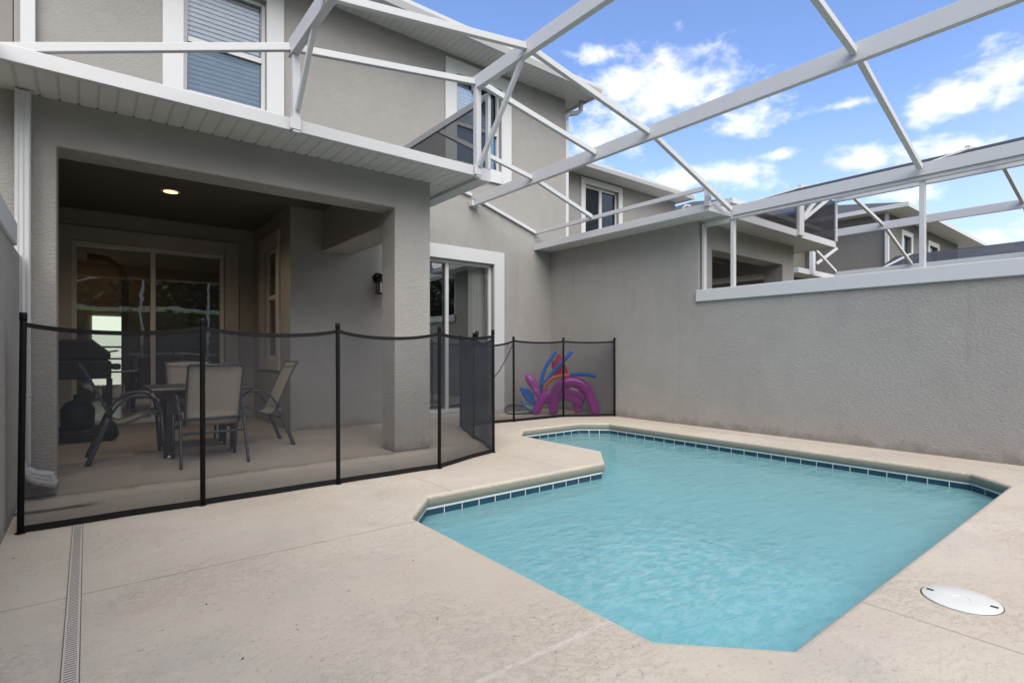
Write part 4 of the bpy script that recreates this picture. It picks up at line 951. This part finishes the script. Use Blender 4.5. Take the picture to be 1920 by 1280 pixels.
# ------------------------------------------------------------------ pool toys in the corner
def tubes_remeshed(name, paths, mat, parent=None, vox=.012):
    b = MB()
    for p, r in paths: b.tube(p, r, 14)
    for p, r in paths:
        for e in (0, -1):
            rr = r[e] if isinstance(r, list) else r; b.ell(p[e], (rr, rr, rr), n=14, m=10)
    o = b.build(name, mat, parent, merge=False)
    m = o.modifiers.new('remesh', 'REMESH'); m.mode = 'VOXEL'; m.voxel_size = vox; m.use_smooth_shade = True
    s_ = o.modifiers.new('smooth', 'SMOOTH'); s_.factor = .6; s_.iterations = 14
    return o
def zz(x, y): return (840 + x * 340 / 1917, 600 + y * 227 / 1280)      # enlarged-view pixel -> photo pixel
def tp(pts, d, dd=0):
    out = []
    for k, (x, y) in enumerate(pts): u, v = zz(x, y); out.append(at(u, v, d + dd * k / max(1, len(pts) - 1)))
    return out
def floor_fix(pts, r): return [Vector((p.x, p.y, max(p.z, r))) for p in pts]
D0 = 8.50
front_arch = floor_fix(smooth_path(tp([(1118, 975), (1112, 880), (1135, 760), (1190, 680), (1290, 645), (1400, 668), (1475, 745), (1520, 850), (1552, 965)], D0), 4), .075)
rear_arch = floor_fix(smooth_path(tp([(935, 975), (965, 880), (1020, 800), (1100, 770)], D0, .05) + tp([(1210, 775), (1300, 800), (1355, 870), (1370, 970)], D0 + .20), 4), .07)
seat = smooth_path(tp([(1120, 790), (1210, 740), (1330, 745), (1420, 790)], D0 + .10), 4)
seat2 = smooth_path(tp([(1110, 850), (1200, 800), (1300, 815), (1390, 860)], D0 + .14), 4)
body = smooth_path(tp([(1010, 850), (1060, 815), (1130, 815), (1190, 770)], D0 + .06), 4)
o = tubes_remeshed('inflatable_lounger', [(front_arch, .080), (rear_arch, .072), (seat, .090), (seat2, .080), (body, .075)], M['purple'])
tag(o, 'shiny purple inflatable with arched legs standing behind the fence', 'pool float')
ax = (at(*zz(945, 760), 8.6) - at(*zz(850, 615), 8.6)).normalized()
v_ = Vector((math.sin(YAW), math.cos(YAW), 0)); sd2 = ax.cross(v_).normalized()
b = MB(); b.ell(at(*zz(885, 655), 8.62), (.075, .16, .07), (sd2, ax, ax.cross(sd2)), 24, 16); b.ell(at(*zz(935, 760), 8.60), (.05, .10, .05), (sd2, ax, ax.cross(sd2)), 20, 12)
o = b.build('inflatable_ring', M['purple_wrinkled'], merge=False); m_ = o.modifiers.new('remesh', 'REMESH'); m_.mode = 'VOXEL'; m_.voxel_size = .009; m_.use_smooth_shade = True
tag(o, 'half deflated pinkish purple inflatable leaning above the blue float', 'pool float')
b = MB()
pl = tp([(752, 715), (790, 700), (850, 715), (900, 780), (925, 850), (930, 905), (885, 890), (840, 860), (790, 800)], 8.62)
bl_ = thing('pool_float', at(*zz(840, 960), 8.6), 'crumpled blue pool float slumped left of the purple inflatable', 'pool float')
b.prism(pl, v_ * .07); o = b.build('cushion', M['blue_vinyl'], bl_); mm = o.modifiers.new('bev', 'BEVEL'); mm.width = .03; mm.segments = 4
b = MB(); b.tube(smooth_path(floor_fix(tp([(790, 850), (815, 900), (860, 930), (900, 940)], 8.58), .03), 5), [.035] * 16, 12); b.tube(smooth_path(floor_fix(tp([(800, 890), (840, 935), (900, 960)], 8.62), .03), 5), .028, 12); b.build('pale_edge', M['pale_blue_vinyl'], bl_)
G_N = 'foam noodles in the toy corner'
def noodle(pts, d, mat, label, dd=0):
    b = MB(); p = smooth_path(tp(pts, d, dd), 6); b.tube(p, .030, 16)
    return b.build('pool_noodle', mat), p, b, label
o, p, _, l = noodle([(975, 770), (985, 680), (1005, 570), (1050, 465), (1140, 330)], 8.72, M['blue_foam'], ''); tag(o, 'tall curved blue foam noodle, leftmost, ending beside the red bundle', 'pool noodle', G_N)
o, p, _, l = noodle([(1000, 690), (1070, 600), (1130, 530), (1220, 430), (1310, 330)], 8.68, M['blue_foam'], '', -.06); tag(o, 'straight blue foam noodle slanting across the red bundle', 'pool noodle', G_N)
nd = thing('pool_noodle', at(*zz(1015, 745), 8.66), 'bent foam noodle, orange at the left and blue at the right end', 'pool noodle', G_N)
b = MB(); b.tube(smooth_path(tp([(1012, 760), (1035, 690), (1090, 625), (1190, 592), (1290, 582)], 8.66, -.10), 6), .030, 16); b.build('orange_half', M['orange_foam'], nd)
b = MB(); b.tube(smooth_path(tp([(1290, 582), (1370, 572), (1460, 575), (1560, 592)], 8.56, -.22), 6), .030, 16); b.build('blue_half', M['blue_foam'], nd)
b = MB(); b.prism(tp([(1165, 345), (1190, 350), (1235, 450), (1282, 570), (1240, 600), (1190, 590), (1130, 600), (1118, 560), (1095, 460), (1100, 430), (1135, 420)], 8.80), v_ * .06)
o = b.build('life_vest', M['red']); mm = o.modifiers.new('bev', 'BEVEL'); mm.width = .02; mm.segments = 3
tag(o, 'folded red cloth bundle standing upright among the foam noodles', 'life vest')
b = MB(); c_ = at(*zz(760, 945), 8.75); c_.z = .012
b.tube([(c_.x + .26 * math.cos(a), c_.y + .20 * math.sin(a) , .012 + (.10 if math.sin(a) > .0 else 0) * math.sin(a)) for a in [2 * math.pi * k / 40 for k in range(40)]], .011, 8, closed=True)
tag(b.build('hose', M['hose']), 'loop of black hose lying on the deck by the wall corner', 'hose')

# ------------------------------------------------------------------ garden behind the camera (mirrored in the door glass)
mf = thing('metal_fence', (3, -9, -.1), 'black picket fence across the lawn behind the camera', 'fence')
b = MB()
for z in (1.7, 2.75, 2.95): b.box(-25, 30, -9.02, -8.98, z, z + .04)
b.build('rail', M['black'], mf)
b = MB(); x = -25
while x < 30: b.box(x - .01, x + .01, -9.01, -8.99, 1.5, 3.0); x += .13
b.build('picket', M['black'], mf); mf.children[1]['kind'] = 'stuff'
tl = MB(); rnd = random.Random(3)
for i in range(22000):
    x = rnd.uniform(-34, 38); hgt = 4.0 + 1.5 * math.sin(x * .5) + 1.2 * math.sin(x * 1.3 + 1); z = 2.8 + hgt * .9 * rnd.random() ** .8; y = -16 - rnd.random() * 4
    if i % 4 == 0: z = -.1 + 2.6 * rnd.random(); y = -4.6 - rnd.random() * .9
    s = .05 + .12 * rnd.random(); a = Vector((rnd.uniform(-1, 1), rnd.uniform(-1, 1), rnd.uniform(-1, 1))).normalized(); c = a.cross(Vector((0, 0, 1.01))).normalized(); p = Vector((x, y, z))
    tl.add([p - c * s, p + a * s * 1.6, p + c * s, p - a * s * 1.2], [(0, 1, 2, 3)])
tl.box(-36, 40, -21, -20, 3, 6.6); tl.box(-36, 40, -5.6, -4.9, -.1, 2.4)
tag(tl.build('tree_line', M['leaf'], merge=False), 'dense mass of shrubs and trees beyond the lawn', None, None, 'stuff')
